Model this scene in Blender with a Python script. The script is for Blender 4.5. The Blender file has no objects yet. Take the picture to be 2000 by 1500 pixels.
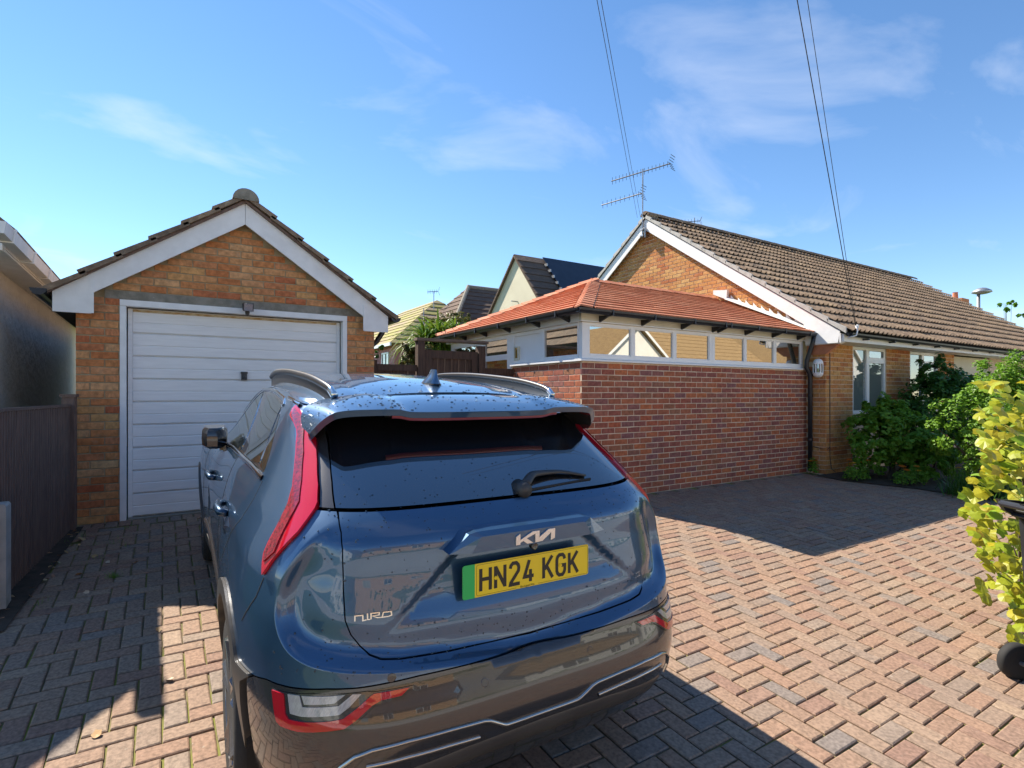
import bpy, bmesh, math, random
import numpy as np
from mathutils import Vector, Matrix, Euler
from mathutils.geometry import delaunay_2d_cdt
random.seed(7); np.random.seed(7)
R = math.radians
scene = bpy.context.scene
col = scene.collection

# ------------------------------------------------------------------ camera, sky, sun, exposure
YAW = R(32.25)
cam = bpy.data.cameras.new('camera'); cam_ob = bpy.data.objects.new('camera', cam); col.objects.link(cam_ob)
cam_ob.location = (0, 0, 1.54); cam_ob.rotation_euler = (R(90), 0, -YAW)
cam.sensor_width = 36; cam.lens = 36 * 1082 / 2000; cam.shift_y = 0.01
cam.clip_start = .05; cam.clip_end = 3000
scene.camera = cam_ob
SUN_TO = Vector((-.36, .9, 1.0)).normalized()
SUN_EL = math.asin(SUN_TO.z); SUN_AZ = math.atan2(SUN_TO.x, SUN_TO.y)
world = bpy.data.worlds.new('World'); scene.world = world; world.use_nodes = True
nt = world.node_tree; nt.nodes.clear()
def N(t, tree, **kw):
    n = tree.nodes.new(t)
    for k, v in kw.items():
        setattr(n, k, v)
    return n
sky = N('ShaderNodeTexSky', nt, sky_type='NISHITA'); sky.sun_disc = False
sky.sun_elevation = SUN_EL; sky.sun_rotation = SUN_AZ; sky.air_density = .9; sky.dust_density = 0.0; sky.ozone_density = 2.0; sky.altitude = 0
bg = N('ShaderNodeBackground', nt); bg.inputs[1].default_value = .105
wo = N('ShaderNodeOutputWorld', nt)
tc = N('ShaderNodeTexCoord', nt); sep = N('ShaderNodeSeparateXYZ', nt)
# thin wispy cloud sheet: project the view direction on a flat layer
dv = N('ShaderNodeVectorMath', nt, operation='DIVIDE'); cz = N('ShaderNodeMath', nt, operation='ADD'); cz.inputs[1].default_value = .18
cx3 = N('ShaderNodeCombineXYZ', nt)
nt.links.new(tc.outputs['Generated'], sep.inputs[0]); nt.links.new(sep.outputs[2], cz.inputs[0])
for i in range(3): nt.links.new(cz.outputs[0], cx3.inputs[i])
nt.links.new(tc.outputs['Generated'], dv.inputs[0]); nt.links.new(cx3.outputs[0], dv.inputs[1])
mp = N('ShaderNodeMapping', nt); mp.inputs['Scale'].default_value = (1.1, 2.0, 1); mp.inputs['Rotation'].default_value = (0, 0, R(-35)); mp.inputs['Location'].default_value = (3.3, 1.2, 0)
nt.links.new(dv.outputs[0], mp.inputs[0])
n1 = N('ShaderNodeTexNoise', nt); n1.inputs['Scale'].default_value = 1.15; n1.inputs['Detail'].default_value = 7; n1.inputs['Roughness'].default_value = .55; n1.inputs['Distortion'].default_value = .6
nt.links.new(mp.outputs[0], n1.inputs['Vector'])
cr = N('ShaderNodeValToRGB', nt); cr.color_ramp.elements[0].position = .55; cr.color_ramp.elements[1].position = .90
cr.color_ramp.elements[0].color = (0, 0, 0, 1); cr.color_ramp.elements[1].color = (.55, .55, .55, 1)
nt.links.new(n1.outputs[0], cr.inputs[0])
hs = N('ShaderNodeHueSaturation', nt); hs.inputs['Saturation'].default_value = 1.15; hs.inputs['Value'].default_value = 1.0
nt.links.new(sky.outputs[0], hs.inputs['Color'])
mx = N('ShaderNodeMixRGB', nt); mx.inputs[2].default_value = (5.2, 5.4, 5.8, 1)
nt.links.new(cr.outputs[0], mx.inputs[0]); nt.links.new(hs.outputs[0], mx.inputs[1])
nt.links.new(mx.outputs[0], bg.inputs[0]); nt.links.new(bg.outputs[0], wo.inputs[0])
sun = bpy.data.lights.new('sun', 'SUN'); sun.energy = 5.0; sun.angle = R(.5); sun.color = (1, .91, .78)
sun_ob = bpy.data.objects.new('sun', sun); col.objects.link(sun_ob)
sun_ob.rotation_euler = SUN_TO.to_track_quat('Z', 'Y').to_euler(); sun_ob.location = SUN_TO * 40
scene.view_settings.view_transform = 'Standard'; scene.view_settings.look = 'None'
scene.view_settings.gamma = 1; scene.view_settings.use_curve_mapping = False
scene.view_settings.exposure = 1.08
scene.render.engine = 'CYCLES'
scene.cycles.caustics_reflective = False; scene.cycles.caustics_refractive = False; scene.cycles.max_bounces = 8; scene.cycles.diffuse_bounces = 4; scene.cycles.glossy_bounces = 4; scene.cycles.transparent_max_bounces = 12

# ------------------------------------------------------------------ helpers
G0, GS = -.127, .065
def gz(y): return G0 + GS * y
ORG = {}
def org(p): return ORG.get(p.name, Vector((0, 0, 0))) if p else Vector((0, 0, 0))
def link(o, parent=None, loc=None):
    col.objects.link(o)
    if parent: o.parent = parent
    if loc is not None: o.location = Vector(loc) - org(parent)
    ORG[o.name] = Vector(loc) if loc is not None else org(parent)
    return o
def tag(o, label=None, cat=None, group=None, kind=None):
    if label: o['label'] = label
    if cat: o['category'] = cat
    if group: o['group'] = group
    if kind: o['kind'] = kind
    return o
def thing(name, label, cat, loc=(0, 0, 0), group=None):
    o = bpy.data.objects.new(name, None); o.empty_display_size = .2
    link(o, None, loc); return tag(o, label, cat, group)
def mesh(name, verts, faces, smooth=False):
    me = bpy.data.meshes.new(name); me.from_pydata([tuple(v) for v in verts], [], faces); me.update()
    if smooth:
        for p in me.polygons: p.use_smooth = True
    return me
def obj(name, me, mat, parent=None, loc=None):
    if mat and not me.materials: me.materials.append(mat)
    return link(bpy.data.objects.new(name, me), parent, loc)
class MB:
    def __init__(s): s.v = []; s.f = []; s.r = []
    def add(s, vs, fs, rnd=None):
        n = len(s.v); s.v += [Vector(v) for v in vs]; s.f += [tuple(i + n for i in f) for f in fs]
        s.r += [random.random() if rnd is None else rnd] * len(vs); return s
    def box(s, x0, x1, y0, y1, z0, z1, m=None):
        vs = [Vector((x, y, z)) for z in (z0, z1) for y in (y0, y1) for x in (x0, x1)]
        if m: vs = [m @ v for v in vs]
        return s.add(vs, [(0, 2, 3, 1), (4, 5, 7, 6), (0, 1, 5, 4), (2, 6, 7, 3), (0, 4, 6, 2), (1, 3, 7, 5)])
    def prism(s, poly, axis, a, b):
        """poly: 2D points; axis: 'x' -> (a,py,pz) ; 'y' -> (px,a,pz) ; 'z' -> (px,py,a)"""
        def P(p, t): return {'x': (t, p[0], p[1]), 'y': (p[0], t, p[1]), 'z': (p[0], p[1], t)}[axis]
        n = len(poly); vs = [P(p, a) for p in poly] + [P(p, b) for p in poly]
        fs = [tuple(range(n - 1, -1, -1)), tuple(range(n, 2 * n))] + [(i, (i + 1) % n, n + (i + 1) % n, n + i) for i in range(n)]
        return s.add(vs, fs)
    def tube(s, pts, r, n=8, cap=True, ry=None):
        pts = [Vector(p) for p in pts]; rings = []
        up0 = None
        for i, p in enumerate(pts):
            d = (pts[min(i + 1, len(pts) - 1)] - pts[max(i - 1, 0)]).normalized()
            up = Vector((0, 0, 1)) if abs(d.z) < .95 else Vector((0, 1, 0))
            if up0 is not None and abs(up0.dot(d)) < .95: up = up0
            a = d.cross(up).normalized(); b = a.cross(d).normalized(); up0 = b
            rr = r[i] if isinstance(r, (list, tuple)) else r
            r2 = rr if ry is None else (ry[i] if isinstance(ry, (list, tuple)) else ry)
            rings.append([p + a * math.cos(2 * math.pi * k / n) * rr + b * math.sin(2 * math.pi * k / n) * r2 for k in range(n)])
        vs = [v for g in rings for v in g]
        fs = [(i * n + k, i * n + (k + 1) % n, (i + 1) * n + (k + 1) % n, (i + 1) * n + k) for i in range(len(pts) - 1) for k in range(n)]
        if cap: fs += [tuple(range(n - 1, -1, -1)), tuple((len(pts) - 1) * n + k for k in range(n))]
        return s.add(vs, fs)
    def lathe(s, prof, c, axis='z', n=16, m=None):
        c = Vector(c); vs = []
        for (r, h) in prof:
            for k in range(n):
                a = 2 * math.pi * k / n
                p = {'z': Vector((r * math.cos(a), r * math.sin(a), h)), 'x': Vector((h, r * math.cos(a), r * math.sin(a))), 'y': Vector((r * math.cos(a), h, r * math.sin(a)))}[axis]
                vs.append(c + (m @ p if m else p))
        fs = [(i * n + k, i * n + (k + 1) % n, (i + 1) * n + (k + 1) % n, (i + 1) * n + k) for i in range(len(prof) - 1) for k in range(n)]
        fs += [tuple(range(n - 1, -1, -1)), tuple((len(prof) - 1) * n + k for k in range(n))]
        return s.add(vs, fs)
    def grid(s, rows):
        n = len(rows[0]); vs = [p for r in rows for p in r]
        return s.add(vs, [(i * n + k, i * n + k + 1, (i + 1) * n + k + 1, (i + 1) * n + k) for i in range(len(rows) - 1) for k in range(n - 1)])
    def shift(s, x=0, y=0, z=0):
        s.v = [v + Vector((x, y, z)) for v in s.v]; return s
    def build(s, name, mat, parent=None, smooth=False, kind=None, fix=True, rnd=False, label=None, auto=None):
        o0 = org(parent)
        me = mesh(name, [v - o0 for v in s.v], s.f, smooth)
        if fix:
            bm = bmesh.new(); bm.from_mesh(me); bmesh.ops.recalc_face_normals(bm, faces=bm.faces); bm.to_mesh(me); bm.free()
        if smooth and auto:
            try: me.set_sharp_from_angle(angle=R(auto))
            except Exception: pass
        if rnd:
            at = me.attributes.new('rnd', 'FLOAT', 'POINT'); at.data.foreach_set('value', s.r)
        o = obj(name, me, mat, parent)
        if kind: o['kind'] = kind
        if label: o['label'] = label
        return o

# ------------------------------------------------------------------ materials
def newmat(name):
    m = bpy.data.materials.new(name); m.use_nodes = True; t = m.node_tree; t.nodes.clear()
    out = N('ShaderNodeOutputMaterial', t); b = N('ShaderNodeBsdfPrincipled', t); t.links.new(b.outputs[0], out.inputs[0])
    return m, t, b
def c4(c): return (c[0], c[1], c[2], 1)
def mat(name, c1, c2=None, rough=.7, scale=5, bump=0, bscale=60, metal=0, spec=.5, coat=0, ramp=None, src='obj', var=.25, vscale=None, detail=6, c3=None, c3scale=2.0, c3amt=(.55, .7), stretch=None, sss=0, trans=0, bdist=.005, emit=None):
    m, t, b = newmat(name); L = t.links.new
    tcn = N('ShaderNodeTexCoord', t); info = N('ShaderNodeObjectInfo', t)
    off = N('ShaderNodeVectorMath', t, operation='MULTIPLY_ADD'); off.inputs[1].default_value = (37, 53, 71)
    comb = N('ShaderNodeCombineXYZ', t)
    for i in range(3): L(info.outputs['Random'], comb.inputs[i])
    L(comb.outputs[0], off.inputs[0]); L(tcn.outputs['Object'], off.inputs[2])
    vec = off.outputs[0]
    if stretch:
        mpn = N('ShaderNodeMapping', t); mpn.inputs['Scale'].default_value = stretch; L(vec, mpn.inputs[0]); vec = mpn.outputs[0]
    nz = N('ShaderNodeTexNoise', t); nz.inputs['Scale'].default_value = scale; nz.inputs['Detail'].default_value = detail; L(vec, nz.inputs['Vector'])
    if ramp:
        rp = N('ShaderNodeValToRGB', t); el = rp.color_ramp.elements; rp.color_ramp.interpolation = 'LINEAR'
        while len(el) < len(ramp): el.new(.5)
        for i, cc in enumerate(ramp): el[i].position = i / max(len(ramp) - 1, 1); el[i].color = c4(cc)
        if src == 'obj': L(info.outputs['Random'], rp.inputs[0])
        else:
            at = N('ShaderNodeAttribute', t); at.attribute_name = 'rnd'; L(at.outputs['Fac'], rp.inputs[0])
        base = rp.outputs[0]
        vr = N('ShaderNodeMapRange', t); vr.inputs[1].default_value = .3; vr.inputs[2].default_value = .7; vr.inputs[3].default_value = 1 - var; vr.inputs[4].default_value = 1 + var
        L(nz.outputs[0], vr.inputs[0])
        mul = N('ShaderNodeVectorMath', t, operation='SCALE'); L(base, mul.inputs[0]); L(vr.outputs[0], mul.inputs['Scale'])
        color = mul.outputs[0]
    else:
        c2 = c2 or tuple(x * (1 - var) for x in c1)
        mr = N('ShaderNodeMapRange', t); mr.inputs[1].default_value = .36; mr.inputs[2].default_value = .64; L(nz.outputs[0], mr.inputs[0])
        mi = N('ShaderNodeMixRGB', t); mi.inputs[1].default_value = c4(c1); mi.inputs[2].default_value = c4(c2); L(mr.outputs[0], mi.inputs[0]); color = mi.outputs[0]
    if c3:
        n3 = N('ShaderNodeTexNoise', t); n3.inputs['Scale'].default_value = c3scale; n3.inputs['Detail'].default_value = 8; n3.inputs['Roughness'].default_value = .65; L(tcn.outputs['Object'] if src != 'obj' else vec, n3.inputs['Vector'])
        r3 = N('ShaderNodeMapRange', t); r3.inputs[1].default_value = c3amt[0]; r3.inputs[2].default_value = c3amt[1]; L(n3.outputs[0], r3.inputs[0])
        m3 = N('ShaderNodeMixRGB', t); m3.inputs[2].default_value = c4(c3); L(r3.outputs[0], m3.inputs[0]); L(color, m3.inputs[1]); color = m3.outputs[0]
    L(color, b.inputs['Base Color'])
    b.inputs['Roughness'].default_value = rough; b.inputs['Metallic'].default_value = metal
    b.inputs['Specular IOR Level'].default_value = spec; b.inputs['Coat Weight'].default_value = coat; b.inputs['Coat Roughness'].default_value = .03
    if bump:
        nb = N('ShaderNodeTexNoise', t); nb.inputs['Scale'].default_value = bscale; nb.inputs['Detail'].default_value = 5; L(vec, nb.inputs['Vector'])
        bp = N('ShaderNodeBump', t); bp.inputs['Strength'].default_value = bump; bp.inputs['Distance'].default_value = bdist; L(nb.outputs[0], bp.inputs['Height']); L(bp.outputs[0], b.inputs['Normal'])
    if trans:
        tr = N('ShaderNodeBsdfTranslucent', t); L(color, tr.inputs[0]); ms = N('ShaderNodeMixShader', t); ms.inputs[0].default_value = trans
        out = [n for n in t.nodes if n.type == 'OUTPUT_MATERIAL'][0]; L(b.outputs[0], ms.inputs[1]); L(tr.outputs[0], ms.inputs[2]); L(ms.outputs[0], out.inputs[0])
    return m
def glassmat(name, dark, refl, tint=(1, 1, 1), through=0.0):
    """window pane: mirror share over a dark (or partly see-through) pane"""
    m = bpy.data.materials.new(name); m.use_nodes = True; t = m.node_tree; t.nodes.clear(); L = t.links.new
    out = N('ShaderNodeOutputMaterial', t); gl = N('ShaderNodeBsdfGlossy', t); gl.inputs['Roughness'].default_value = .012; gl.inputs['Color'].default_value = c4(tint)
    df = N('ShaderNodeBsdfDiffuse', t); df.inputs[0].default_value = c4(dark); last = df.outputs[0]
    if through:
        tp = N('ShaderNodeBsdfTransparent', t); tp.inputs[0].default_value = (.8, .85, .85, 1); ms = N('ShaderNodeMixShader', t); ms.inputs[0].default_value = through
        L(last, ms.inputs[1]); L(tp.outputs[0], ms.inputs[2]); last = ms.outputs[0]
    fr = N('ShaderNodeLayerWeight', t); fr.inputs[0].default_value = .5
    mr = N('ShaderNodeMapRange', t); mr.inputs[3].default_value = refl; mr.inputs[4].default_value = 1.0; L(fr.outputs['Fresnel'], mr.inputs[0])
    mx_ = N('ShaderNodeMixShader', t); L(mr.outputs[0], mx_.inputs[0]); L(last, mx_.inputs[1]); L(gl.outputs[0], mx_.inputs[2]); L(mx_.outputs[0], out.inputs[0])
    return m
GB = [(.50, .17, .06), (.56, .24, .09), (.60, .30, .13), (.46, .125, .05), (.64, .38, .18), (.54, .20, .085), (.58, .33, .125)]
RB = [(.34, .105, .062), (.27, .095, .075), (.42, .115, .055), (.31, .135, .075), (.25, .105, .095), (.38, .14, .085), (.48, .15, .06), (.29, .105, .07)]
BB = [(.52, .22, .07), (.58, .30, .10), (.44, .14, .05), (.60, .34, .13), (.50, .19, .06)]
PV = [(.265, .170, .118), (.285, .195, .135), (.240, .180, .138), (.300, .190, .128), (.245, .152, .112), (.310, .222, .155), (.195, .165, .145)]
M = {}
for nm, rp, var, c3, amt in (('garage_brick', GB, .28, (.36, .27, .17), (.58, .78)), ('red_brick', RB, .25, (.38, .26, .2), (.66, .85)), ('gable_brick', BB, .25, (.33, .13, .06), (.6, .8))):
    for s in ('obj', 'attr'):
        M[nm + '_' + s] = mat(nm + '_' + s, None, ramp=rp, src=s, rough=.85, scale=24, bump=.5, bscale=120, var=var, c3=c3, c3scale=9, c3amt=amt, spec=.25)
for s in ('obj', 'attr'):
    M['paver_' + s] = mat('paver_' + s, None, ramp=PV, src=s, rough=.8, scale=60, bump=.7, bscale=220, var=.30, c3=(.42, .38, .31), c3scale=38, c3amt=(.63, .78), spec=.25, bdist=.003)
    M['roof_tile_' + s] = mat('roof_tile_' + s, None, ramp=[(.21, .15, .105), (.25, .18, .125), (.18, .135, .10), (.28, .20, .13)], src=s, rough=.9, scale=14, bump=.6, bscale=90, var=.3, c3=(.42, .37, .25), c3scale=14, c3amt=(.60, .76), spec=.2)
    M['red_tile_' + s] = mat('red_tile_' + s, None, ramp=[(.50, .18, .09), (.56, .22, .115), (.46, .15, .075), (.58, .25, .14)], src=s, rough=.75, scale=10, bump=.2, bscale=90, var=.14, spec=.3)
M['mortar'] = mat('mortar', (.74, .58, .43), (.62, .48, .34), rough=.95, scale=12, bump=.5, bscale=150)
M['mortar_g'] = mat('mortar_garage', (.42, .33, .20), (.30, .23, .13), rough=.95, scale=12, bump=.5, bscale=150)
M['joint'] = mat('joint_sand', (.20, .15, .085), (.13, .105, .06), rough=1, scale=9, c3=(.19, .20, .035), c3scale=2.2, c3amt=(.42, .60), bump=.6, bscale=120)
M['white'] = mat('white_upvc', (.86, .86, .85), (.83, .83, .82), rough=.35, scale=3)
M['white_paint'] = mat('white_painted_timber', (.86, .85, .83), (.79, .78, .76), rough=.55, scale=9, c3=(.42, .40, .37), c3scale=26, c3amt=(.70, .78), bump=.15, bscale=40)
M['door_white'] = mat('garage_door_white', (.86, .85, .83), (.80, .79, .77), rough=.45, scale=4, stretch=(1, 1, 9), c3=(.50, .50, .50), c3scale=9, c3amt=(.70, .85))
M['rust'] = mat('rust_strip', (.62, .52, .35), (.42, .24, .08), rough=.8, scale=16, stretch=(1, 1, 4))
M['concrete'] = mat('concrete', (.29, .26, .21), (.20, .18, .14), rough=.95, scale=14, bump=.6, bscale=70, c3=(.42, .39, .32), c3scale=30, c3amt=(.62, .75))
M['pale_concrete'] = mat('pale_concrete', (.52, .50, .46), (.42, .40, .36), rough=.95, scale=10, bump=.5, bscale=60, c3=(.25, .26, .18), c3scale=5, c3amt=(.58, .75))
M['render'] = mat('textured_render', (.80, .76, .70), (.72, .68, .62), rough=.95, scale=2.2, bump=.9, bscale=9, bdist=.03, c3=(.36, .34, .31), c3scale=6, c3amt=(.62, .80))
M['cream'] = mat('cream_render', (.68, .62, .46), (.62, .56, .41), rough=.9, scale=1.5, bump=.3, bscale=30)
M['black'] = mat('black_plastic', (.016, .017, .022), (.022, .024, .03), rough=.38, scale=8)
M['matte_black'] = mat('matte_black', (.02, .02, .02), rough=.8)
M['fence'] = mat('brown_stained_timber', (.20, .13, .10), (.14, .09, .07), rough=.8, scale=7, stretch=(6, 6, .8), bump=.3, bscale=30)
M['gate'] = mat('dark_brown_timber', (.10, .056, .036), (.06, .035, .024), rough=.8, scale=7, stretch=(6, 6, .8), bump=.4, bscale=30, c3=(.15, .09, .06), c3scale=8, c3amt=(.6, .8))
M['old_wood'] = mat('weathered_timber', (.22, .16, .12), (.12, .085, .06), rough=.9, scale=9, stretch=(1, 6, 6), bump=.6, bscale=40)
M['steel'] = mat('galvanised_steel', (.45, .46, .47), (.32, .32, .33), rough=.45, metal=.8, scale=12)
M['dark_steel'] = mat('dark_steel', (.10, .10, .10), (.06, .06, .06), rough=.5, metal=.6)
M['soil'] = mat('soil', (.07, .05, .035), (.04, .03, .02), rough=1, scale=12, bump=.8, bscale=40)
M['grass'] = mat('grass_ground', (.10, .14, .04), (.06, .09, .03), rough=1, scale=3, bump=.6, bscale=30)
M['asphalt'] = mat('concrete_road', (.47, .43, .37), (.40, .37, .32), rough=.9, scale=20, bump=.4, bscale=120)
M['pane'] = glassmat('window_pane', (.05, .045, .03), .42, (1, .97, .9))
M['pane_dim'] = glassmat('window_pane_curtained', (.16, .19, .18), .12)
M['pane_far'] = glassmat('far_window_pane', (.06, .07, .08), .25)
# ------------------------------------------------------------------ projection helper (only to decide which repeats show largest)
CF = (math.sin(YAW), math.cos(YAW)); CR = (math.cos(YAW), -math.sin(YAW))
def pix(p):
    b = p[0] * CF[0] + p[1] * CF[1]; a = p[0] * CR[0] + p[1] * CR[1]
    if b < .2: return None
    return (1000 + 1082 * a / b, 770 - 1082 * (p[2] - 1.54) / b, b)
def in_view(p, m=10):
    q = pix(p)
    if not q or not (-m < q[0] < 2000 + m and -m < q[1] < 1500 + m): return None
    return q
def hidden_by_car(q): return (450 < q[0] < 1235 and 800 < q[1] < 1480)
def pick(specs, posf, n=300):
    """indices of the n specs that show largest"""
    sc = []
    for i, s in enumerate(specs):
        q = in_view(posf(s))
        if q and not hidden_by_car(q): sc.append((q[2], i))
    sc.sort(); return set(i for _, i in sc[:n])

# ------------------------------------------------------------------ ground
g = MB()
ys = [-400, -12, -3, 13, 30, 400]; zf = lambda y: gz(min(max(y, -3), 13)) - .03
g.grid([[(x, y, zf(y)) for x in (-400, -30, 30, 60, 400)] for y in ys])
tag(g.build('ground', M['grass']), kind='structure')
fw = MB(); fw.box(-200, 200, -3.6, -2.1, -.6, gz(-3) + .10); tag(fw.build('footway', M['pale_concrete']), kind='structure')
rd = MB(); rd.box(-200, 200, -9.5, -3.6, -.6, gz(-3) + .002); tag(rd.build('road', M['asphalt']), kind='structure')
# driveway: a sheet tilted with the slope; pavers are its children
TILT = math.atan(GS); CT = math.cos(TILT)
def onslope(x, s, h=0): return (x, s * CT - h * math.sin(TILT), G0 + s * math.sin(TILT) + h * CT)
dm = MB(); P = .1
X0, X1, S0, S1 = -1.15, 14.2, -2.1, 6.70
dm.add([(X0, S0, -.012), (X1, S0, -.012), (X1, S1, -.012), (X0, S1, -.012)], [(0, 1, 2, 3)])
drive = dm.build('driveway', M['joint']); drive['kind'] = 'structure'
drive.location = (0, 0, G0); drive.rotation_euler = (TILT, 0, 0)
def paver_ok(x, s):
    y = s * CT
    if y > 6.53 and x < 2.2: return False
    if y > 5.25 and x > 4.32: return False
    if y > 6.75: return False
    if x > 2.2 and y > 6.6: return False
    if x < -.80 + (y - 4.6) * .1 - .02 and y > 4.4: return False
    if x > 9.15 and y > 4.62: return False
    if x > 9.6 + max(0, 3.6 - y) * .9 and y > 2.6: return False
    return x > -1.1
specs = []
for a in range(-11, 142):
    for b in range(-21, 67):
        k = (a - b) % 4
        if k == 0: specs.append((a * P + P, b * P + P / 2, 0))
        elif k == 3: specs.append((a * P + P / 2, b * P + P, 1))
specs = [(x + random.gauss(0, .0012), s + random.gauss(0, .0012), k) for x, s, k in specs if paver_ok(x, s)]
# soldier course along the garage threshold
specs = [p for p in specs if not (p[0] < 2.25 and p[1] * CT > 6.42)]
specs += [(-.62 + .1045 * i, 6.545, 1) for i in range(27)]
chosen = pick(specs, lambda s: onslope(s[0], s[1]))
def paver_geo(L, W, jit=.0):
    c = .006; h = -.03; r = lambda: random.uniform(-jit, jit)
    o = [(-L, -W), (L, -W), (L, W), (-L, W)]; o = [(x + r(), y + r()) for x, y in o]
    i = [(x - math.copysign(c, x), y - math.copysign(c, y)) for x, y in o]
    vs = [(x, y, 0) for x, y in i] + [(x, y, -.004) for x, y in o] + [(x, y, h) for x, y in o]
    fs = [(0, 1, 2, 3)] + [(k, 4 + k, 4 + (k + 1) % 4, (k + 1) % 4) for k in range(4)] + [(4 + k, 8 + k, 8 + (k + 1) % 4, 4 + (k + 1) % 4) for k in range(4)]
    return vs, fs
pav_me = []
for j in range(6):
    me = mesh('paver', *paver_geo(.0955, .0455, .0016)); me.materials.append(M['paver_obj']); pav_me.append(me)
rest = MB()
for i, (x, s, k) in enumerate(specs):
    h = random.gauss(0, .0012); tx, ty = random.gauss(0, .006), random.gauss(0, .006)
    if i in chosen:
        o = bpy.data.objects.new('paver', random.choice(pav_me)); col.objects.link(o); o.parent = drive
        o.location = (x, s, h); o.rotation_euler = (tx, ty, R(90) * k + R(180) * random.randint(0, 1) + random.gauss(0, .004))
    else:
        vs, fs = paver_geo(.0955, .0455, .0016)
        m = Matrix.Translation((x, s, h)) @ Euler((tx, ty, R(90) * k)).to_matrix().to_4x4()
        rest.add([m @ Vector(v) for v in vs], fs)
pr = rest.build('paver_field', M['paver_attr'], None, kind='stuff', fix=False, rnd=True); pr.parent = drive
bed = MB()
bed.add([(9.05, 4.62, gz(4.62) + .015), (9.55, 3.75, gz(3.75) + .015), (9.75, 2.55, gz(2.55) + .015), (24, 2.3, gz(2.3) + .015), (24, 5.1, gz(5.1) + .015), (9.05, 5.02, gz(5.02) + .015)], [(0, 1, 2, 3, 4, 5)])
tag(bed.build('flower_bed', M['soil']), kind='structure')
sb = MB(); sb.add([(-.78, 4.3, gz(4.3) + .012), (-.62, 6.5, gz(6.5) + .012), (-.80, 6.5, gz(6.5) + .012), (-1.02, 4.3, gz(4.3) + .012)], [(0, 1, 2, 3)])
tag(sb.build('soil_strip', M['soil']), kind='structure')

# ------------------------------------------------------------------ brickwork
def brick_mesh(matkey, j=.002, name='brick'):
    L, H_, c, D = .1075, .0320, .0025, .03; r = lambda: random.uniform(-j, j)
    o = [(-L + r(), -H_ + r()), (L + r(), -H_ + r()), (L + r(), H_ + r()), (-L + r(), H_ + r())]
    i = [(x - math.copysign(c, x), z - math.copysign(c, z)) for x, z in o]
    f = random.uniform(-.0015, .001)
    vs = [(x, f, z) for x, z in i] + [(x, f + .003, z) for x, z in o] + [(x, D, z) for x, z in o]
    fs = [(0, 1, 2, 3)] + [(k, 4 + k, 4 + (k + 1) % 4, (k + 1) % 4) for k in range(4)] + [(4 + k, 8 + k, 8 + (k + 1) % 4, 4 + (k + 1) % 4) for k in range(4)]
    return vs, fs
def courses(u0, u1, z0, n, ok, start=0, C=.075, gap=.0105):
    """stretcher bond between u0 and u1 -> list of (ucentre, length, zcentre)"""
    out = []
    for k in range(n):
        z = z0 + C * k + .0375; u = u0 - (.1125 if (k + start) % 2 else 0)
        while u < u1 - .02:
            a, b = max(u, u0), min(u + .225 - gap, u1); u += .225
            if b - a > .03 and ok((a + b) / 2, z): out.append(((a + b) / 2, b - a, z))
    return out
def lay(wall, specs, key):
    """specs: (x,y,z,length,rotz); the 300 that show largest become brick objects under the wall"""
    ch = pick(specs, lambda s: s[:3]); mes = []
    for j in range(5):
        me = mesh('brick', *brick_mesh(key)); me.materials.append(M[key + '_obj']); mes.append(me)
    rest = MB()
    for i, (x, y, z, L, rz) in enumerate(specs):
        if i in ch:
            o = bpy.data.objects.new('brick', random.choice(mes)); col.objects.link(o); o.parent = wall
            o.location = Vector((x, y, z)) - org(wall); o.rotation_euler = (random.gauss(0, .004), random.gauss(0, .004), rz); o.scale = (L / .215, 1, 1)
        else:
            vs, fs = brick_mesh(key); m = Matrix.Translation((x, y, z)) @ Matrix.Rotation(rz, 4, 'Z') @ Matrix.Diagonal((L / .215, 1, 1, 1))
            rest.add([m @ Vector(v) for v in vs], fs)
    if rest.v: rest.build('brick_field', M[key + '_attr'], wall, kind='stuff', fix=False, rnd=True)
def half_gutter(mb, p0, p1, r=.055, n=7, axis='x'):
    """open half-round gutter between two points along x or y; p = centre of its rim"""
    rows = []
    for p in (p0, p1):
        ring = []
        for rr in (r, r - .006):
            for k in range(n + 1):
                a = math.pi * k / n * (1 if rr == r else -1) + (math.pi if rr == r else 0)
                a = math.pi + math.pi * (k / n) if rr == r else 2 * math.pi - math.pi * (k / n)
                d = (math.cos(a) * rr, math.sin(a) * rr)
                ring.append((p[0], p[1] + d[0], p[2] + d[1]) if axis == 'x' else (p[0] + d[0], p[1], p[2] + d[1]))
        rows.append(ring + [ring[0]])
    mb.grid(rows)
    for row in rows: mb.add(row[:n + 1], [tuple(range(n + 1))])
    return mb

# ------------------------------------------------------------------ garage
GX0, GX1, GY, GZ0 = -.69, 2.181, 6.60, .302
GA, GAZ = .745, 3.66
gar = thing('brick_garage', 'small brick garage with white up-and-over door and white bargeboards', 'garage', (GA, 8.9, .30))
def gable_under(x): return 3.30 - .68 * abs(x - GA)
w = MB()
w.prism([(GX0, .15), (-.35, .15), (-.35, 2.46), (1.85, 2.46), (1.85, .15), (GX1, .15), (GX1, 2.585), (GA, 3.575), (GX0, 2.585)], 'y', GY + .007, GY + .11)
w.prism([(GY + .11, .15), (12, .15), (12, 2.59), (GY + .11, 2.59)], 'x', GX0 + .007, GX0 + .11)
w.prism([(GY + .11, .15), (12, .15), (12, 2.59), (GY + .11, 2.59)], 'x', GX1 - .11, GX1 - .007)
w.prism([(GX0 + .11, .15), (GX1 - .11, .15), (GX1 - .11, 2.66), (GA, 3.58), (GX0 + .11, 2.66)], 'y', 11.9, 12)
gw = w.build('wall', M['mortar_g'], gar)
sp = []
for u, L, z in courses(GX0, -.353, GZ0, 30, lambda u, z: z < 2.5): sp.append((u, GY, z, L, 0))
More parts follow.
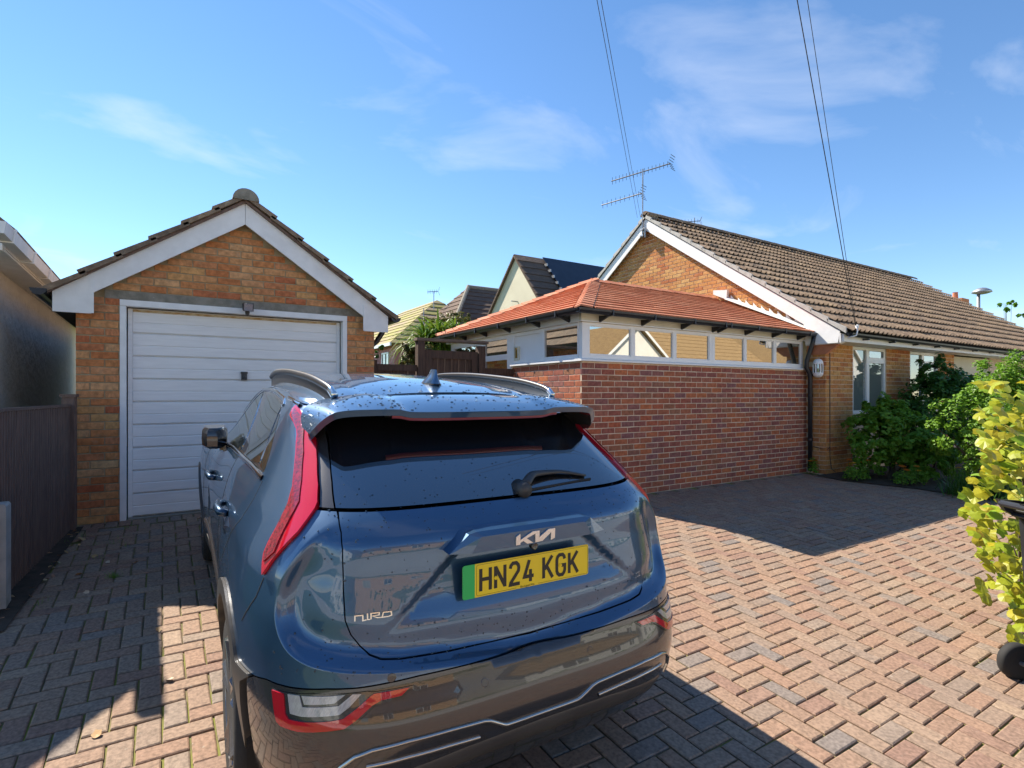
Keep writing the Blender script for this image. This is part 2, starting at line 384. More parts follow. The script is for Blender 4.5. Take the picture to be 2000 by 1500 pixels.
for u, L, z in courses(1.850, GX1, GZ0, 30, lambda u, z: z < 2.5, 1): sp.append((u, GY, z, L, 0))
for u, L, z in courses(GX0 + .06, GX1 - .06, GZ0 + 2.25, 14, lambda u, z: z < gable_under(u) + .06): sp.append((u, GY, z, L, 0))
for k in range(30):   # returns on the two long sides, front stretch only
    for i in range(24):
        y = GY + .03 + .1125 + .225 * i + (.1125 if k % 2 else 0)
        sp.append((GX1, y, GZ0 + .0375 + .075 * k, .2155, R(90)))
lay(gw, sp, 'garage_brick')
MB().box(-.47, 2.06, GY - .004, GY + .1, 2.468, 2.55).build('lintel', M['concrete'], gar)
fr = MB(); fr.box(-.351, -.300, GY - .012, GY + .09, .305, 2.402); fr.box(1.800, 1.848, GY - .012, GY + .09, .305, 2.402); fr.box(-.351, 1.848, GY - .016, GY + .09, 2.404, 2.464)
fr.build('door_frame', M['white_paint'], gar)
door = MB(); door.box(-.290, -.252, 6.690, 6.73, .315, 2.395); door.box(1.752, 1.790, 6.690, 6.73, .315, 2.395); door.box(-.29, 1.79, 6.712, 6.74, .315, 2.398)
gd = door.build('garage_door', M['door_white'], gar)
pm = MB(); ph = .2295
prof = [(6.705, 0), (6.692, .012), (6.692, .095), (6.697, .103), (6.692, .111), (6.692, ph - .016), (6.705, ph - .006)]
pm.grid([[(x, y, z) for (y, z) in prof] for x in (-.250, 1.750)])
me = mesh('panel', pm.v, pm.f); me.materials.append(M['door_white'])
bmx = bmesh.new(); bmx.from_mesh(me); bmesh.ops.recalc_face_normals(bmx, faces=bmx.faces); bmx.to_mesh(me); bmx.free()
for k in range(9):
    o = bpy.data.objects.new('panel', me); col.objects.link(o); o.parent = gd; o.location = Vector((0, 0, .318 + ph * k)) - org(gd)
MB().box(-.25, 1.75, 6.688, 6.712, 2.362, 2.385).build('rusty_top_edge', M['rust'], gd, label='rust stained top edge of the door')
hd = MB(); hd.box(.727, .783, 6.672, 6.694, 1.695, 1.775); hd.box(.722, .788, 6.664, 6.694, 1.765, 1.785); hd.lathe([(.0, -.018), (.013, -.018), (.016, 0)], (.755, 6.672, 1.725), 'y', 10); hd.build('lock_handle', M['dark_steel'], gd)
MB().box(-.29, 1.79, 6.60, 6.72, .27, .312).build('threshold', M['concrete'], gar)
# bargeboards
b1 = MB(); b1.prism([(.743, 3.60), (.743, 3.345), (-.566, 2.485), (-.566, 2.297), (-.848, 2.297), (-.848, 2.482)], 'y', 6.495, 6.52); b1.box(-.575, -.545, 6.488, 6.494, 2.300, 2.62); b1.build('bargeboard', M['white_paint'], gar)
b2 = MB(); b2.prism([(.747, 3.60), (2.318, 2.482), (2.318, 2.29), (2.03, 2.29), (2.03, 2.455), (.747, 3.345)], 'y', 6.495, 6.52); b2.box(2.012, 2.042, 6.488, 6.494, 2.293, 2.60); b2.build('bargeboard', M['white_paint'], gar)
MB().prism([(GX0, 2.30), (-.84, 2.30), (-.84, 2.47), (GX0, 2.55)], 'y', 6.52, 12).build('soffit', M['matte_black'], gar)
# roof
sl = math.atan2(3.66 - 2.50, 1.63)
rf = MB()
for s in (-1, 1): rf.prism([(GA, 3.60), (GA, 3.57), (GA + s * 1.63, 2.455), (GA + s * 1.63, 2.485)], 'y', 6.46, 12.1)
groof = rf.build('roof', M['fence'], gar)
cs, sn = math.cos(sl), math.sin(sl)
def garage_tile(mb, s, k, y0, y1):
    d0, d1 = 2.03 - .338 * k, 2.03 - .338 * (k + 1) - .05        # slope distance from ridge, lower and upper edge
    def P_(d, h): return (GA + s * (d * cs - h * -sn * 0 + h * sn), 3.612 - d * sn + h * cs)
    pts = [P_(d0, .062), P_(d0, .012), P_(d1, -.006), P_(d1, .030)]
    mb.prism(pts, 'y', y0, y1)
tl = [MB(), MB()]
for si, s in enumerate((-1, 1)):
    for k in range(6):
        m1 = MB(); garage_tile(m1, s, k, 6.43, 6.755); m1.build('verge_tile', M['roof_tile_obj'], groof)
        for j in range(17): garage_tile(tl[si], s, k, 6.76 + .31 * j, 6.76 + .31 * j + .305)
    tl[si].build('roof_tile_field', M['roof_tile_attr'], groof, kind='stuff', rnd=True)
for j in range(13):
    r_ = MB(); y = 6.42 + .44 * j; n = 10
    ring = lambda yy, rr: [(GA + math.cos(math.pi * k / n) * rr, yy, 3.585 + math.sin(math.pi * k / n) * rr * .95) for k in range(n + 1)]
    r_.grid([ring(y, .128), ring(y + .43, .122)]); r_.add(ring(y, .128), [tuple(range(n + 1))]); r_.build('ridge_tile', M['concrete'], groof)
gg = MB(); half_gutter(gg, (-.935, 6.40, 2.485), (-.935, 12, 2.47), .06, axis='y'); gg.build('gutter', M['black'], gar)
gg = MB(); half_gutter(gg, (2.405, 6.45, 2.47), (2.405, 12, 2.45), .06, axis='y'); gg.build('gutter', M['black'], gar)
MB().tube([(2.405, 6.95, 2.42), (2.405, 6.95, 2.34), (2.33, 6.95, 2.22), (2.25, 6.95, 2.14), (2.245, 6.95, .3)], .034, 10).build('downpipe', M['black'], gar, smooth=True)
fl = thing('floodlight', 'small black floodlight on the lintel above the garage door', 'light', (.766, 6.52, 2.43))
f_ = MB(); f_.prism([(6.42, 2.415), (6.50, 2.44), (6.52, 2.49), (6.52, 2.505), (6.405, 2.500)], 'x', .716, .816); f_.build('lamp_housing', M['black'], fl)
MB().prism([(6.4195, 2.418), (6.4045, 2.496), (6.402, 2.496), (6.417, 2.418)], 'x', .724, .808).build('lens', M['pane_far'], fl)
f_ = MB(); f_.box(.752, .780, 6.50, 6.596, 2.44, 2.46); f_.lathe([(.0, -.05), (.018, -.045), (.024, -.01), (.02, 0)], (.766, 6.50, 2.43), 'z', 12); f_.build('sensor', M['black'], fl)

# ------------------------------------------------------------------ neighbour on the left
nb = thing('neighbour_house', 'pale textured rendered house wall with white gutter left of the garage', 'house', (-4.5, 11, .2))
nbx = -1.30
MB().prism([(-8, 0), (nbx, 0), (nbx, 2.70), (-4.6, 5.75), (-8, 2.70)], 'y', 6.25, 17).build('wall', M['render'], nb)
MB().box(nbx + .002, -1.085, 6.0, 17, 2.700, 2.715).build('soffit', M['white_paint'], nb)
MB().box(-1.1, -1.078, 6.0, 17, 2.717, 2.83).build('fascia', M['white_paint'], nb)
ng = MB(); ng.prism([(-.975, 2.735), (-.895, 2.735), (-.88, 2.825), (-.888, 2.825), (-.902, 2.742), (-.968, 2.742), (-.968, 2.825), (-.975, 2.825)], 'y', 5.5, 17)
ng.prism([(-.975, 2.735), (-.895, 2.735), (-.88, 2.825), (-.975, 2.825)], 'y', 5.49, 5.5); ng.v = [v + Vector((-.10, 0, 0)) for v in ng.v]; gu = ng.build('gutter', M['white_paint'], nb)
for k in range(9):
    MB().prism([(-.977, 2.722), (-.885, 2.722), (-.868, 2.832), (-.879, 2.832), (-.894, 2.733), (-.977, 2.733)], 'y', 5.75 + .8 * k, 5.79 + .8 * k).shift(-.10).build('bracket', M['white_paint'], gu)
rm = MB(); m_ = .93
rm.prism([(-1.03, 2.83), (-1.03, 2.85), (-4.6, 2.85 + 3.57 * m_), (-8.2, 2.85), (-8.2, 2.83), (-4.6, 2.80 + 3.57 * m_)], 'y', 5.94, 17.2); nr = rm.build('roof', M['roof_tile_attr'], nb)
for k in range(38):
    y = 5.74 + .30 * k; t_ = MB()
    for c_ in range(3):
        x0 = -.915 - .24 * c_; z0 = 2.855 + .24 * c_ * m_
        t_.prism([(x0, z0), (x0 + .012, z0 + .022), (x0 - .27, z0 + .022 + .282 * m_ - .012), (x0 - .28, z0 + .27 * m_)], 'y', y, y + .292)
    t_.v = [v + Vector((-.10, .22, 0)) for v in t_.v]
    t_.build('tile', M['roof_tile_obj'], nr)
MB().prism([(-1.09, 2.70), (-1.09, 2.82), (-4.6, 2.82 + 3.5 * m_), (-4.6, 2.60 + 3.5 * m_), (-1.28, 2.70)], 'y', 5.960, 5.985).build('bargeboard', M['white_paint'], nb)

# fence on the left boundary
fa, fb = Vector((-.945, 4.45, 0)), Vector((-.715, 6.50, 0)); fd = (fb - fa).normalized(); fn = Vector((fd.y, -fd.x, 0))
fen = thing('panel_fence', 'low dark brown slatted fence between driveway and rendered house', 'fence', (-.83, 5.5, .22))
nsl = 44; Lf = (fb - fa).length
for i in range(nsl):
    p = fa + fd * (Lf * (i + .5) / nsl); w_ = Lf / nsl * .40; zb = gz(p.y) + .01; zt = 1.425 + random.gauss(0, .002)
    q = [p - fd * w_, p - fd * w_ * .5 + fn * .014, p + fd * w_ * .5 + fn * .014, p + fd * w_]
    s_ = MB(); s_.add([(v.x, v.y, zb) for v in q] + [(v.x, v.y, zt) for v in q], [(0, 1, 5, 4), (1, 2, 6, 5), (2, 3, 7, 6), (4, 5, 6, 7), (3, 0, 4, 7), (3, 2, 1, 0)]); s_.build('slat', M['fence'], fen)
def fbox(a, b, n0, n1, z0, z1):
    m = MB(); pa, pb = fa + fd * a, fa + fd * b
    q = [pa + fn * n0, pb + fn * n0, pb + fn * n1, pa + fn * n1]
    m.add([(v.x, v.y, z0 if not callable(z0) else z0(v.y)) for v in q] + [(v.x, v.y, z1) for v in q], [(0, 3, 2, 1), (4, 5, 6, 7), (0, 1, 5, 4), (1, 2, 6, 5), (2, 3, 7, 6), (3, 0, 4, 7)]); return m
fbox(0, Lf, -.025, -.002, lambda y: gz(y), 1.415).build('backing_board', M['fence'], fen)
fbox(0, Lf, -.03, .022, 1.426, 1.447).build('capping_rail', M['fence'], fen)
fbox(Lf - .085, Lf + .005, -.05, .045, lambda y: gz(y) - .02, 1.515).build('post', M['fence'], fen)
fbox(Lf - .10, Lf + .02, -.062, .058, 1.516, 1.54).build('post_cap', M['fence'], fen)
cp = MB(); cp.box(-.99, -.835, 4.66, 4.80, .05, .83); cp.prism([(-.99, .83), (-.835, .83), (-.845, .845), (-.98, .845)], 'y', 4.665, 4.795)
tag(cp.build('concrete_post', M['pale_concrete']), 'short pale concrete post at the near end of the fence', 'post')

# ------------------------------------------------------------------ timber gate and fence between garage and sunroom
def boards(parent, x0, x1, y, z0, z1, w_=.105, mk='gate'):
    x = x0
    while x < x1 - .02:
        b = min(x + w_ - .006, x1); MB().box(x, b, y + random.uniform(-.003, .003), y + .02, z0, z1 + random.uniform(-.004, .004)).build('board', M[mk], parent); x += w_
gt = thing('timber_gate', 'dark brown boarded garden gate between two posts', 'gate', (3.32, 6.85, .30))
gx0, gx1 = 2.845, 3.745
MB().box(gx0 - .01, gx0 + .085, 6.80, 6.90, .25, 2.245).build('post', M['gate'], gt)
MB().box(gx1, gx1 + .105, 6.80, 6.90, .25, 2.215).build('post', M['gate'], gt)
MB().box(gx0 - .03, gx1 + .15, 6.79, 6.91, 2.247, 2.285).build('top_rail', M['old_wood'], gt)
boards(gt, gx0 + .09, gx1 - .005, 6.855, .35, 2.10)
g_ = MB(); g_.box(gx0 + .09, gx0 + .20, 6.828, 6.848, .35, 2.135); g_.box(gx0 + .20, gx1 - .005, 6.828, 6.848, 2.02, 2.13); g_.box(gx1 - .10, gx1 - .005, 6.828, 6.848, .35, 2.02); g_.build('gate_frame', M['gate'], gt)
tf = thing('timber_fence', 'short dark brown fence panel next to the garage wall', 'fence', (2.52, 6.87, .30))
boards(tf, 2.30, 2.84, 6.86, .30, 1.915); MB().box(2.22, 2.295, 6.83, 6.90, .25, 1.975).build('post', M['gate'], tf); MB().box(2.30, 2.835, 6.835, 6.855, 1.84, 1.925).build('rail', M['gate'], tf)
tf = thing('timber_fence', 'short dark brown fence panel next to the sunroom wall', 'fence', (4.1, 6.87, .30))
boards(tf, 3.86, 4.36, 6.86, .30, 1.90); MB().box(3.86, 4.355, 6.835, 6.855, 1.83, 1.91).build('rail', M['gate'], tf)
# ------------------------------------------------------------------ sunroom extension
SX, SY, SXE, SYB = 4.368, 5.315, 9.305, 9.10
sun_r = thing('sunroom', 'red brick sunroom extension with white strip windows and orange tiled hip roof', 'sunroom', (6.8, 7.2, .22))
w = MB()
w.prism([(SX + .003, .1), (SXE, .1), (SXE, 1.950), (SX + .003, 1.950)], 'y', SY + .0035, SY + .12)
w.prism([(SY + .12, .1), (6.92, .1), (6.92, 1.950), (SY + .12, 1.950)], 'x', SX + .0035, SX + .12)
sw = w.build('wall', M['mortar'], sun_r)
sp = []
for u, L, z in courses(SX + .103, SXE, .210, 23, lambda u, z: True, 1): sp.append((u, SY, z, L, 0))
for k in range(23):          # corner headers / stretchers so both faces bond
    z = .210 + .075 * k + .0375
    if k % 2 == 0: sp.append((SX + .0515, SY, z, .103 - .0095, 0))
for u, L, z in courses(SX, SX + .10, .210, 23, lambda u, z: int(round((z - .2475) / .075)) % 2 == 1): sp.append((u, SY, z, L + .0, 0))
for u, L, z in courses(SY + .031, 6.92, .210, 23, lambda u, z: True, 0): sp.append((SX, u, z, L, R(-90)))
lay(sw, sp, 'red_brick')
# sills
s_ = MB(); s_.prism([(SY - .035, 1.952), (SY + .1, 1.952), (SY + .1, 1.984), (SY + .0, 1.984), (SY - .035, 1.970)], 'x', SX - .035, SXE - .05); s_.build('sill', M['white'], sun_r)
s_ = MB(); s_.prism([(SX - .035, 1.952), (SX + .1, 1.952), (SX + .1, 1.984), (SX, 1.984), (SX - .035, 1.970)], 'y', SY + .10, 6.93); s_.build('sill', M['white'], sun_r)
# front windows (two units)
def strip_window(x0, x1, panes):
    f = MB(); zb, zt, z0, z1 = 1.986, 2.436, 2.037, 2.402; y0, y1 = SY + .004, SY + .07
    xs = [x0] + [v for p in panes for v in p] + [x1]
    f.box(x0, x1, y0, y1, zb, z0); f.box(x0, x1, y0, y1, z1, zt)
    for k in range(0, len(xs), 2): f.box(xs[k] + .0005, xs[k + 1] - .0005, y0 + .0005, y1, z0, z1)
    for a, b in panes:       # glazing beads
        f.box(a, b, y0 + .012, y0 + .03, z0, z0 + .012); f.box(a, b, y0 + .012, y0 + .03, z1 - .012, z1); f.box(a, a + .012, y0 + .012, y0 + .03, z0 + .012, z1 - .012); f.box(b - .012, b, y0 + .012, y0 + .03, z0 + .012, z1 - .012)
    o = f.build('window', M['white'], sun_r)
    for a, b in panes: MB().box(a + .004, b - .004, y0 + .022, y0 + .028, z0 + .004, z1 - .004).build('pane', M['pane'], o)
strip_window(SX + .012, 6.836, [(4.499, 5.205), (5.279, 6.004), (6.076, 6.774)])
strip_window(6.838, 9.20, [(6.901, 7.594), (7.658, 8.367), (8.437, 9.14)])
def side_window(y0, y1, panes, zb, zt=2.436):
    f = MB(); x0, x1 = SX + .004, SX + .07
    ys_ = sorted(set([p[0] for p in panes] + [p[1] for p in panes]))
    a, b = ys_[0], ys_[-1]
    f.box(x0, x1, y0, a, zb, zt); f.box(x0, x1, b, y1, zb, zt)
    zs = sorted([(p[2], p[3]) for p in panes]); zc = zb
    for (q0, q1) in zs: f.box(x0 + .0005, x1, a, b, zc, q0); zc = q1
    f.box(x0 + .0005, x1, a, b, zc, zt)
    o = f.build('window', M['white'], sun_r)
    for p in panes: MB().box(x0 + .02, x0 + .026, p[0], p[1], p[2], p[3]).build('pane', M['pane'], o)
side_window(SY + .075, 6.160, [(5.405, 6.110, 2.039, 2.400)], 1.986)
side_window(6.955, 7.86, [(7.07, 7.74, 2.145, 2.372), (7.07, 7.74, 1.30, 2.06)], .40)
side_window(7.865, 8.98, [(8.0, 8.85, 1.30, 2.34)], .40)
f = MB(); f.box(SX + .03, SX + .06, 6.16, 6.955, 1.986, 2.436); f.box(SX + .006, SX + .03, 6.161, 6.215, 1.988, 2.434); f.box(SX + .006, SX + .03, 6.885, 6.953, 1.988, 2.434); f.box(SX + .006, SX + .03, 6.216, 6.884, 2.385, 2.434); f.box(SX + .006, SX + .03, 6.216, 6.884, 1.988, 2.035)
f.build('white_panel', M['white'], sun_r)
v_ = MB(); v_.box(SX - .004, SX + .03, 6.755, 6.770, 2.03, 2.235); v_.box(SX - .004, SX + .03, 6.850, 6.865, 2.03, 2.235); v_.box(SX - .004, SX + .03, 6.770, 6.850, 2.220, 2.235); v_.box(SX - .004, SX + .03, 6.770, 6.850, 2.03, 2.065)
v_ = v_.build('vent_flap', mat('cream_plastic', (.74, .70, .55), rough=.5), sun_r); MB().box(SX + .010, SX + .016, 6.770, 6.850, 2.065, 2.220).build('flap', glassmat('amber_flap', (.30, .18, .03), .15), v_)
# fascia above the windows
fm = mat('cream_fascia', (.74, .71, .60), (.68, .65, .54), rough=.5)
fa_ = MB(); fa_.box(SX - .028, SXE, SY - .028, SY + .02, 2.438, 2.545); fa_.build('fascia', fm, sun_r)
fa_ = MB(); fa_.box(SX - .030, SX + .02, SY + .021, SYB, 2.438, 2.545); fa_.build('fascia', M['white'], sun_r)
fa_ = MB(); fa_.box(SX - .036, SXE - .01, SY - .036, SY - .0285, 2.438, 2.452); fa_.box(SX - .040, SX - .0305, SY - .036, SYB, 2.438, 2.452); fa_.build('trim_strip', M['white'], sun_r)
MB().box(SX, SXE, SY + .13, SYB, 2.44, 2.447).build('ceiling', M['white'], sun_r)
EX0, EY0, EY1, EZ, RX, RY, RZ = 4.215, 5.150, 9.25, 2.575, 6.14, 7.20, 3.435
gu = MB(); half_gutter(gu, (EX0 - .07, EY0 - .03, 2.565), (SXE - .03, EY0 - .03, 2.555), .058); go = gu.build('gutter', M['black'], sun_r, smooth=False)
gu = MB(); half_gutter(gu, (EX0 - .03, EY0 - .05, 2.565), (EX0 - .03, EY1, 2.555), .058, axis='y'); go2 = gu.build('gutter', M['black'], sun_r)
for x in (4.62, 5.35, 6.12, 6.78, 6.90, 7.55, 8.25, 8.95):
    MB().prism([(SY - .03, 2.44), (SY - .03, 2.52), (EY0 - .03, 2.512), (EY0 - .03, 2.498)], 'x', x, x + .028).box(x + .03, x + .05, EY0 - .092, EY0 + .03, 2.50, 2.572).build('bracket', M['black'], go)
for y in (5.5, 6.15, 6.9, 7.6, 8.3, 8.9):
    MB().prism([(SX - .032, 2.44), (SX - .032, 2.52), (EX0 - .03, 2.512), (EX0 - .03, 2.498)], 'y', y, y + .028).box(EX0 - .092, EX0 + .03, y + .03, y + .05, 2.50, 2.572).build('bracket', M['black'], go2)
# roof deck
rb = MB()
A, B, C_, D_, E_, F_ = (EX0, EY0, EZ), (SXE, EY0, EZ), (SXE, RY, RZ), (RX, RY, RZ), (EX0, EY1, EZ), (SXE, EY1, EZ)
rb.add([A, B, C_, D_, E_, F_], [(0, 1, 2, 3), (0, 3, 4), (4, 3, 2, 5), (0, 4, 5, 1)]); sroof = rb.build('roof', M['matte_black'], sun_r)
def slope_tiles(o, u, up, nrm, span, ncourse, gauge, width, parent, key):
    """o origin at eave, u along eave, up along slope; span(s)->(u0,u1)"""
    for k in range(ncourse):
        s0, s1 = gauge * k, gauge * (k + 1) + .03
        a0, a1 = span(s0); b0, b1 = span(s1)
        off = -(k % 3) * width / 3.0; x = math.floor((min(a0, b0)) / width) * width + off - width
        while x < max(a1, b1):
            L0, L1 = max(x, a0), min(x + width - .004, a1); U0, U1 = max(x, b0), min(x + width - .004, b1)
            x += width
            if L1 - L0 < .02: continue
            U0 = min(U0, max(L0, U1 - .01)); U1 = max(U1, U0 + .005)
            h0, h1 = .034 + random.uniform(-.0015, .0015), .010
            q = [o + u * L0 + up * s0 + nrm * h0, o + u * L1 + up * s0 + nrm * h0, o + u * U1 + up * s1 + nrm * h1, o + u * U0 + up * s1 + nrm * h1]
            q += [o + u * L0 + up * s0 + nrm * (h0 - .022), o + u * L1 + up * s0 + nrm * (h0 - .022)]
            m = MB(); m.add(q, [(0, 1, 2, 3), (4, 5, 1, 0), (4, 0, 3), (1, 5, 2)]); m.build('tile', M[key + '_obj'], parent, fix=False)
Ls = math.hypot(RY - EY0, RZ - EZ); upf = Vector((0, RY - EY0, RZ - EZ)).normalized(); nf = Vector((0, -(RZ - EZ), RY - EY0)).normalized()
hipx = (RX - EX0) / Ls
slope_tiles(Vector(A) + upf * -.03, Vector((1, 0, 0)), upf, nf, lambda s: (hipx * max(s - .03, 0) + .20, SXE - EX0 - .03), 14, .162, .335, sroof, 'red_tile')
Ll = math.hypot(RX - EX0, RZ - EZ); upl = Vector((RX - EX0, 0, RZ - EZ)).normalized(); nl = Vector((-(RZ - EZ), 0, RX - EX0)).normalized(); hy = (RY - EY0) / Ll
slope_tiles(Vector(E_) + upl * -.03, Vector((0, -1, 0)), upl, nl, lambda s: (hy * max(s - .03, 0) + .10, (EY1 - EY0) - hy * max(s - .03, 0) - .12), 14, .158, .335, sroof, 'red_tile')
# hip caps, stepped, and ridge
hipA, hipD = Vector(A), Vector(D_); nh = 15
for k in range(nh):
    t0, t1 = k / nh - .012, (k + 1) / nh + .02; p0, p1 = hipA.lerp(hipD, t0), hipA.lerp(hipD, t1); m = MB()
    lift0, lift1 = .050, .028
    f0, l0 = Vector((.185, 0, 0)), Vector((0, .10, 0))
    r0 = [p0 + l0 + nl * (lift0 - .02), p0 + Vector((0, 0, lift0)), p0 + f0 + nf * (lift0 - .012)]; r1 = [p1 + l0 + nl * (lift1 - .014), p1 + Vector((0, 0, lift1)), p1 + f0 + nf * (lift1 - .012)]
    d0 = [v - Vector((0, 0, .022)) for v in r0]
    m.add(r0 + r1 + d0, [(0, 1, 4, 3), (1, 2, 5, 4), (6, 7, 1, 0), (7, 8, 2, 1), (8, 5, 2), (6, 0, 3)]); m.build('hip_tile', M['red_tile_obj'], sroof)
m = MB(); m.add([hipA + Vector((.187, 0, 0)) + nf * .020, hipA + Vector((.20, 0, 0)) + nf * .020, hipD + Vector((.20, 0, 0)) + nf * .014, hipD + Vector((.187, 0, 0)) + nf * .014], [(0, 1, 2, 3)]); m.v = [v + nf * .012 for v in m.v]; m.build('hip_seal', M['matte_black'], sroof)
hipE = Vector(E_)
for k in range(14):
    t0, t1 = k / 14 - .01, (k + 1) / 14 + .02; p0, p1 = hipE.lerp(hipD, t0), hipE.lerp(hipD, t1); m = MB()
    r0 = [p0 + Vector((0, -.12, 0)) + nl * .03, p0 + Vector((0, 0, .075)), p0 + Vector((.12, 0, .03))]; r1 = [p1 + Vector((0, -.12, 0)) + nl * .02, p1 + Vector((0, 0, .055)), p1 + Vector((.12, 0, .015))]
    d0 = [v - Vector((0, 0, .02)) for v in r0]; m.add(r0 + r1 + d0, [(0, 1, 4, 3), (1, 2, 5, 4), (6, 7, 1, 0), (7, 8, 2, 1)]); m.build('hip_tile', M['red_tile_obj'], sroof)
for k in range(10):
    x0 = RX - .02 + (SXE - RX) * k / 10; x1 = x0 + (SXE - RX) / 10 + .015; m = MB()
    r0 = [(x0, RY - .12, RZ - .005), (x0, RY, RZ + .068), (x0, RY + .12, RZ - .02)]; r1 = [(x1, RY - .12, RZ - .012), (x1, RY, RZ + .058), (x1, RY + .12, RZ - .03)]
    m.add(r0 + r1, [(0, 1, 4, 3), (1, 2, 5, 4), (0, 2, 1)]); m.build('ridge_tile', M['red_tile_obj'], sroof)
# white stepped flashing against the gable wall
fs_ = MB(); lead = mat('white_flashing', (.80, .80, .77), (.72, .71, .66), rough=.6)
t0 = Vector((9.26, EY0 + .05, EZ + .05)); t1 = Vector((9.26, RY - .35, RZ - .08))
for a, b in ((0, 1),):
    fs_.add([t0 + Vector((-.10, 0, .0)), t0 + Vector((.02, 0, .05)), t1 + Vector((.02, 0, .07)), t1 + Vector((-.10, 0, .02))], [(0, 1, 2, 3)])
for k in range(10):
    p = t0.lerp(t1, (k + .1) / 10.3); q = t0.lerp(t1, (k + .95) / 10.3); x = 9.285
    fs_.add([(x, p.y, p.z + .03), (x, q.y, q.z + .03), (x, q.y, q.z + .125), (x - .006, p.y, p.z + .03), (x - .006, q.y, q.z + .03), (x - .006, q.y, q.z + .125)], [(3, 5, 4), (0, 3, 4, 1), (1, 4, 5, 2), (0, 2, 5, 3)])
fs_.prism([(t1.y, t1.z + .02), (t1.y + .30, t1.z + .16), (t1.y + .30, t1.z + .24), (t1.y - .02, t1.z + .20)], 'x', 9.22, 9.29); fs_.build('flashing', lead, sun_r)
# downpipe
dp = MB(); dp.tube([(9.18, 5.12, 2.51), (9.18, 5.14, 2.40), (9.16, 5.23, 2.10), (9.16, 5.24, 1.99), (9.22, 5.22, 1.90), (9.24, 5.22, 1.80), (9.24, 5.22, .25)], .036, 12); dpo = dp.build('downpipe', M['black'], sun_r, smooth=True)
for z in (1.86, 1.52, .78): MB().lathe([(.036, -.02), (.043, -.02), (.043, .02), (.036, .02)], (9.24, 5.22, z), 'z', 12).box(9.245, 9.30, 5.205, 5.235, z - .01, z + .01).build('clip', M['black'], dpo)

# ------------------------------------------------------------------ bungalow
BX, BXE, BY, BYR, BYB = 9.31, 22.3, 5.0, 8.93, 12.86
bun = thing('bungalow', 'long orange brick bungalow with brown tiled roof and white bargeboard', 'bungalow', (15.5, 9, .22))
barge = lambda y: 5.235 - .69 * abs(y - BYR)          # underside of the bargeboard on the gable
w = MB()
w.prism([(BY + .01, .1), (BYB, .1), (BYB, 2.5), (BYR, 5.36), (BY + .01, 2.5)], 'x', BX + .007, BX + .12)
for a, b, z0, z1 in ((BX + .12, 10.19, .1, 2.5), (11.40, 12.35, .1, 2.5), (13.63, 14.4, .1, 2.5), (10.19, 11.40, .1, 1.2), (12.35, 13.63, .1, 1.2), (14.4, 16.4, .1, .5), (16.4, BXE, .1, 2.5)): w.box(a, b, BY + .007, BY + .12, z0, z1)
w.box(BXE - .1, BXE, BY + .12, BYB, .1, 2.5); w.prism([(BY + .12, 2.5), (BYB, 2.5), (BYR, 5.36)], 'x', BXE - .1, BXE)
bw = w.build('wall', M['mortar'], bun)
sunline = lambda y: RZ - .44 * abs(y - RY) - .1
sp = []
for u, L, z in courses(5.0, BYB, .21, 72, lambda u, z: z < barge(u) + .05 and (z > sunline(u) if u > 5.32 else z < 2.45)): sp.append((BX, u, z, L, R(-90)))
for a, b in ((BX, 10.185), (11.405, 12.345), (13.635, 14.39)):
    for u, L, z in courses(a + (.031 if a == BX else 0), b, .21, 30, lambda u, z: True): sp.append((u, BY, z, L, 0))
lay(bw, sp, 'gable_brick')
bb = MB()
bb.prism([(8.928, 5.50), (8.928, 5.23), (5.30, 2.725), (5.27, 2.37), (4.74, 2.37), (4.70, 2.582)], 'x', 9.185, 9.21); bb.build('bargeboard', M['white_paint'], bun)
bb = MB(); bb.prism([(8.932, 5.50), (8.932, 5.23), (12.8, 2.56), (13.16, 2.582)], 'x', 9.185, 9.21); bb.build('bargeboard', M['white_paint'], bun)
MB().box(9.211, 9.315, 4.72, 5.28, 2.36, 2.375).box(9.185, 9.315, 4.695, 4.715, 2.372, 2.52).build('bargeboard_foot', M['white_paint'], bun)
cb = MB()
for k in range(8): cb.box(9.265 - .0 * k, 9.345, 4.96 - .026 * k, 5.29, 2.205 + .0195 * k, 2.2215 + .0195 * k)
cb.build('tile_corbel', M['red_tile_obj'], bun)
MB().box(9.211, BXE + .1, 4.66, 4.685, 2.385, 2.505).build('fascia', M['white_paint'], bun)
MB().box(9.315, BXE, 4.686, BY + .005, 2.385, 2.395).build('soffit', M['white_paint'], bun)
bg_ = MB(); half_gutter(bg_, (9.26, 4.598, 2.515), (BXE + .1, 4.598, 2.47), .055); bgo = bg_.build('gutter', M['black'], bun)
for k in range(14): MB().box(9.8 + .9 * k, 9.84 + .9 * k, 4.56, 4.66, 2.43, 2.455).build('bracket', M['black'], bgo)
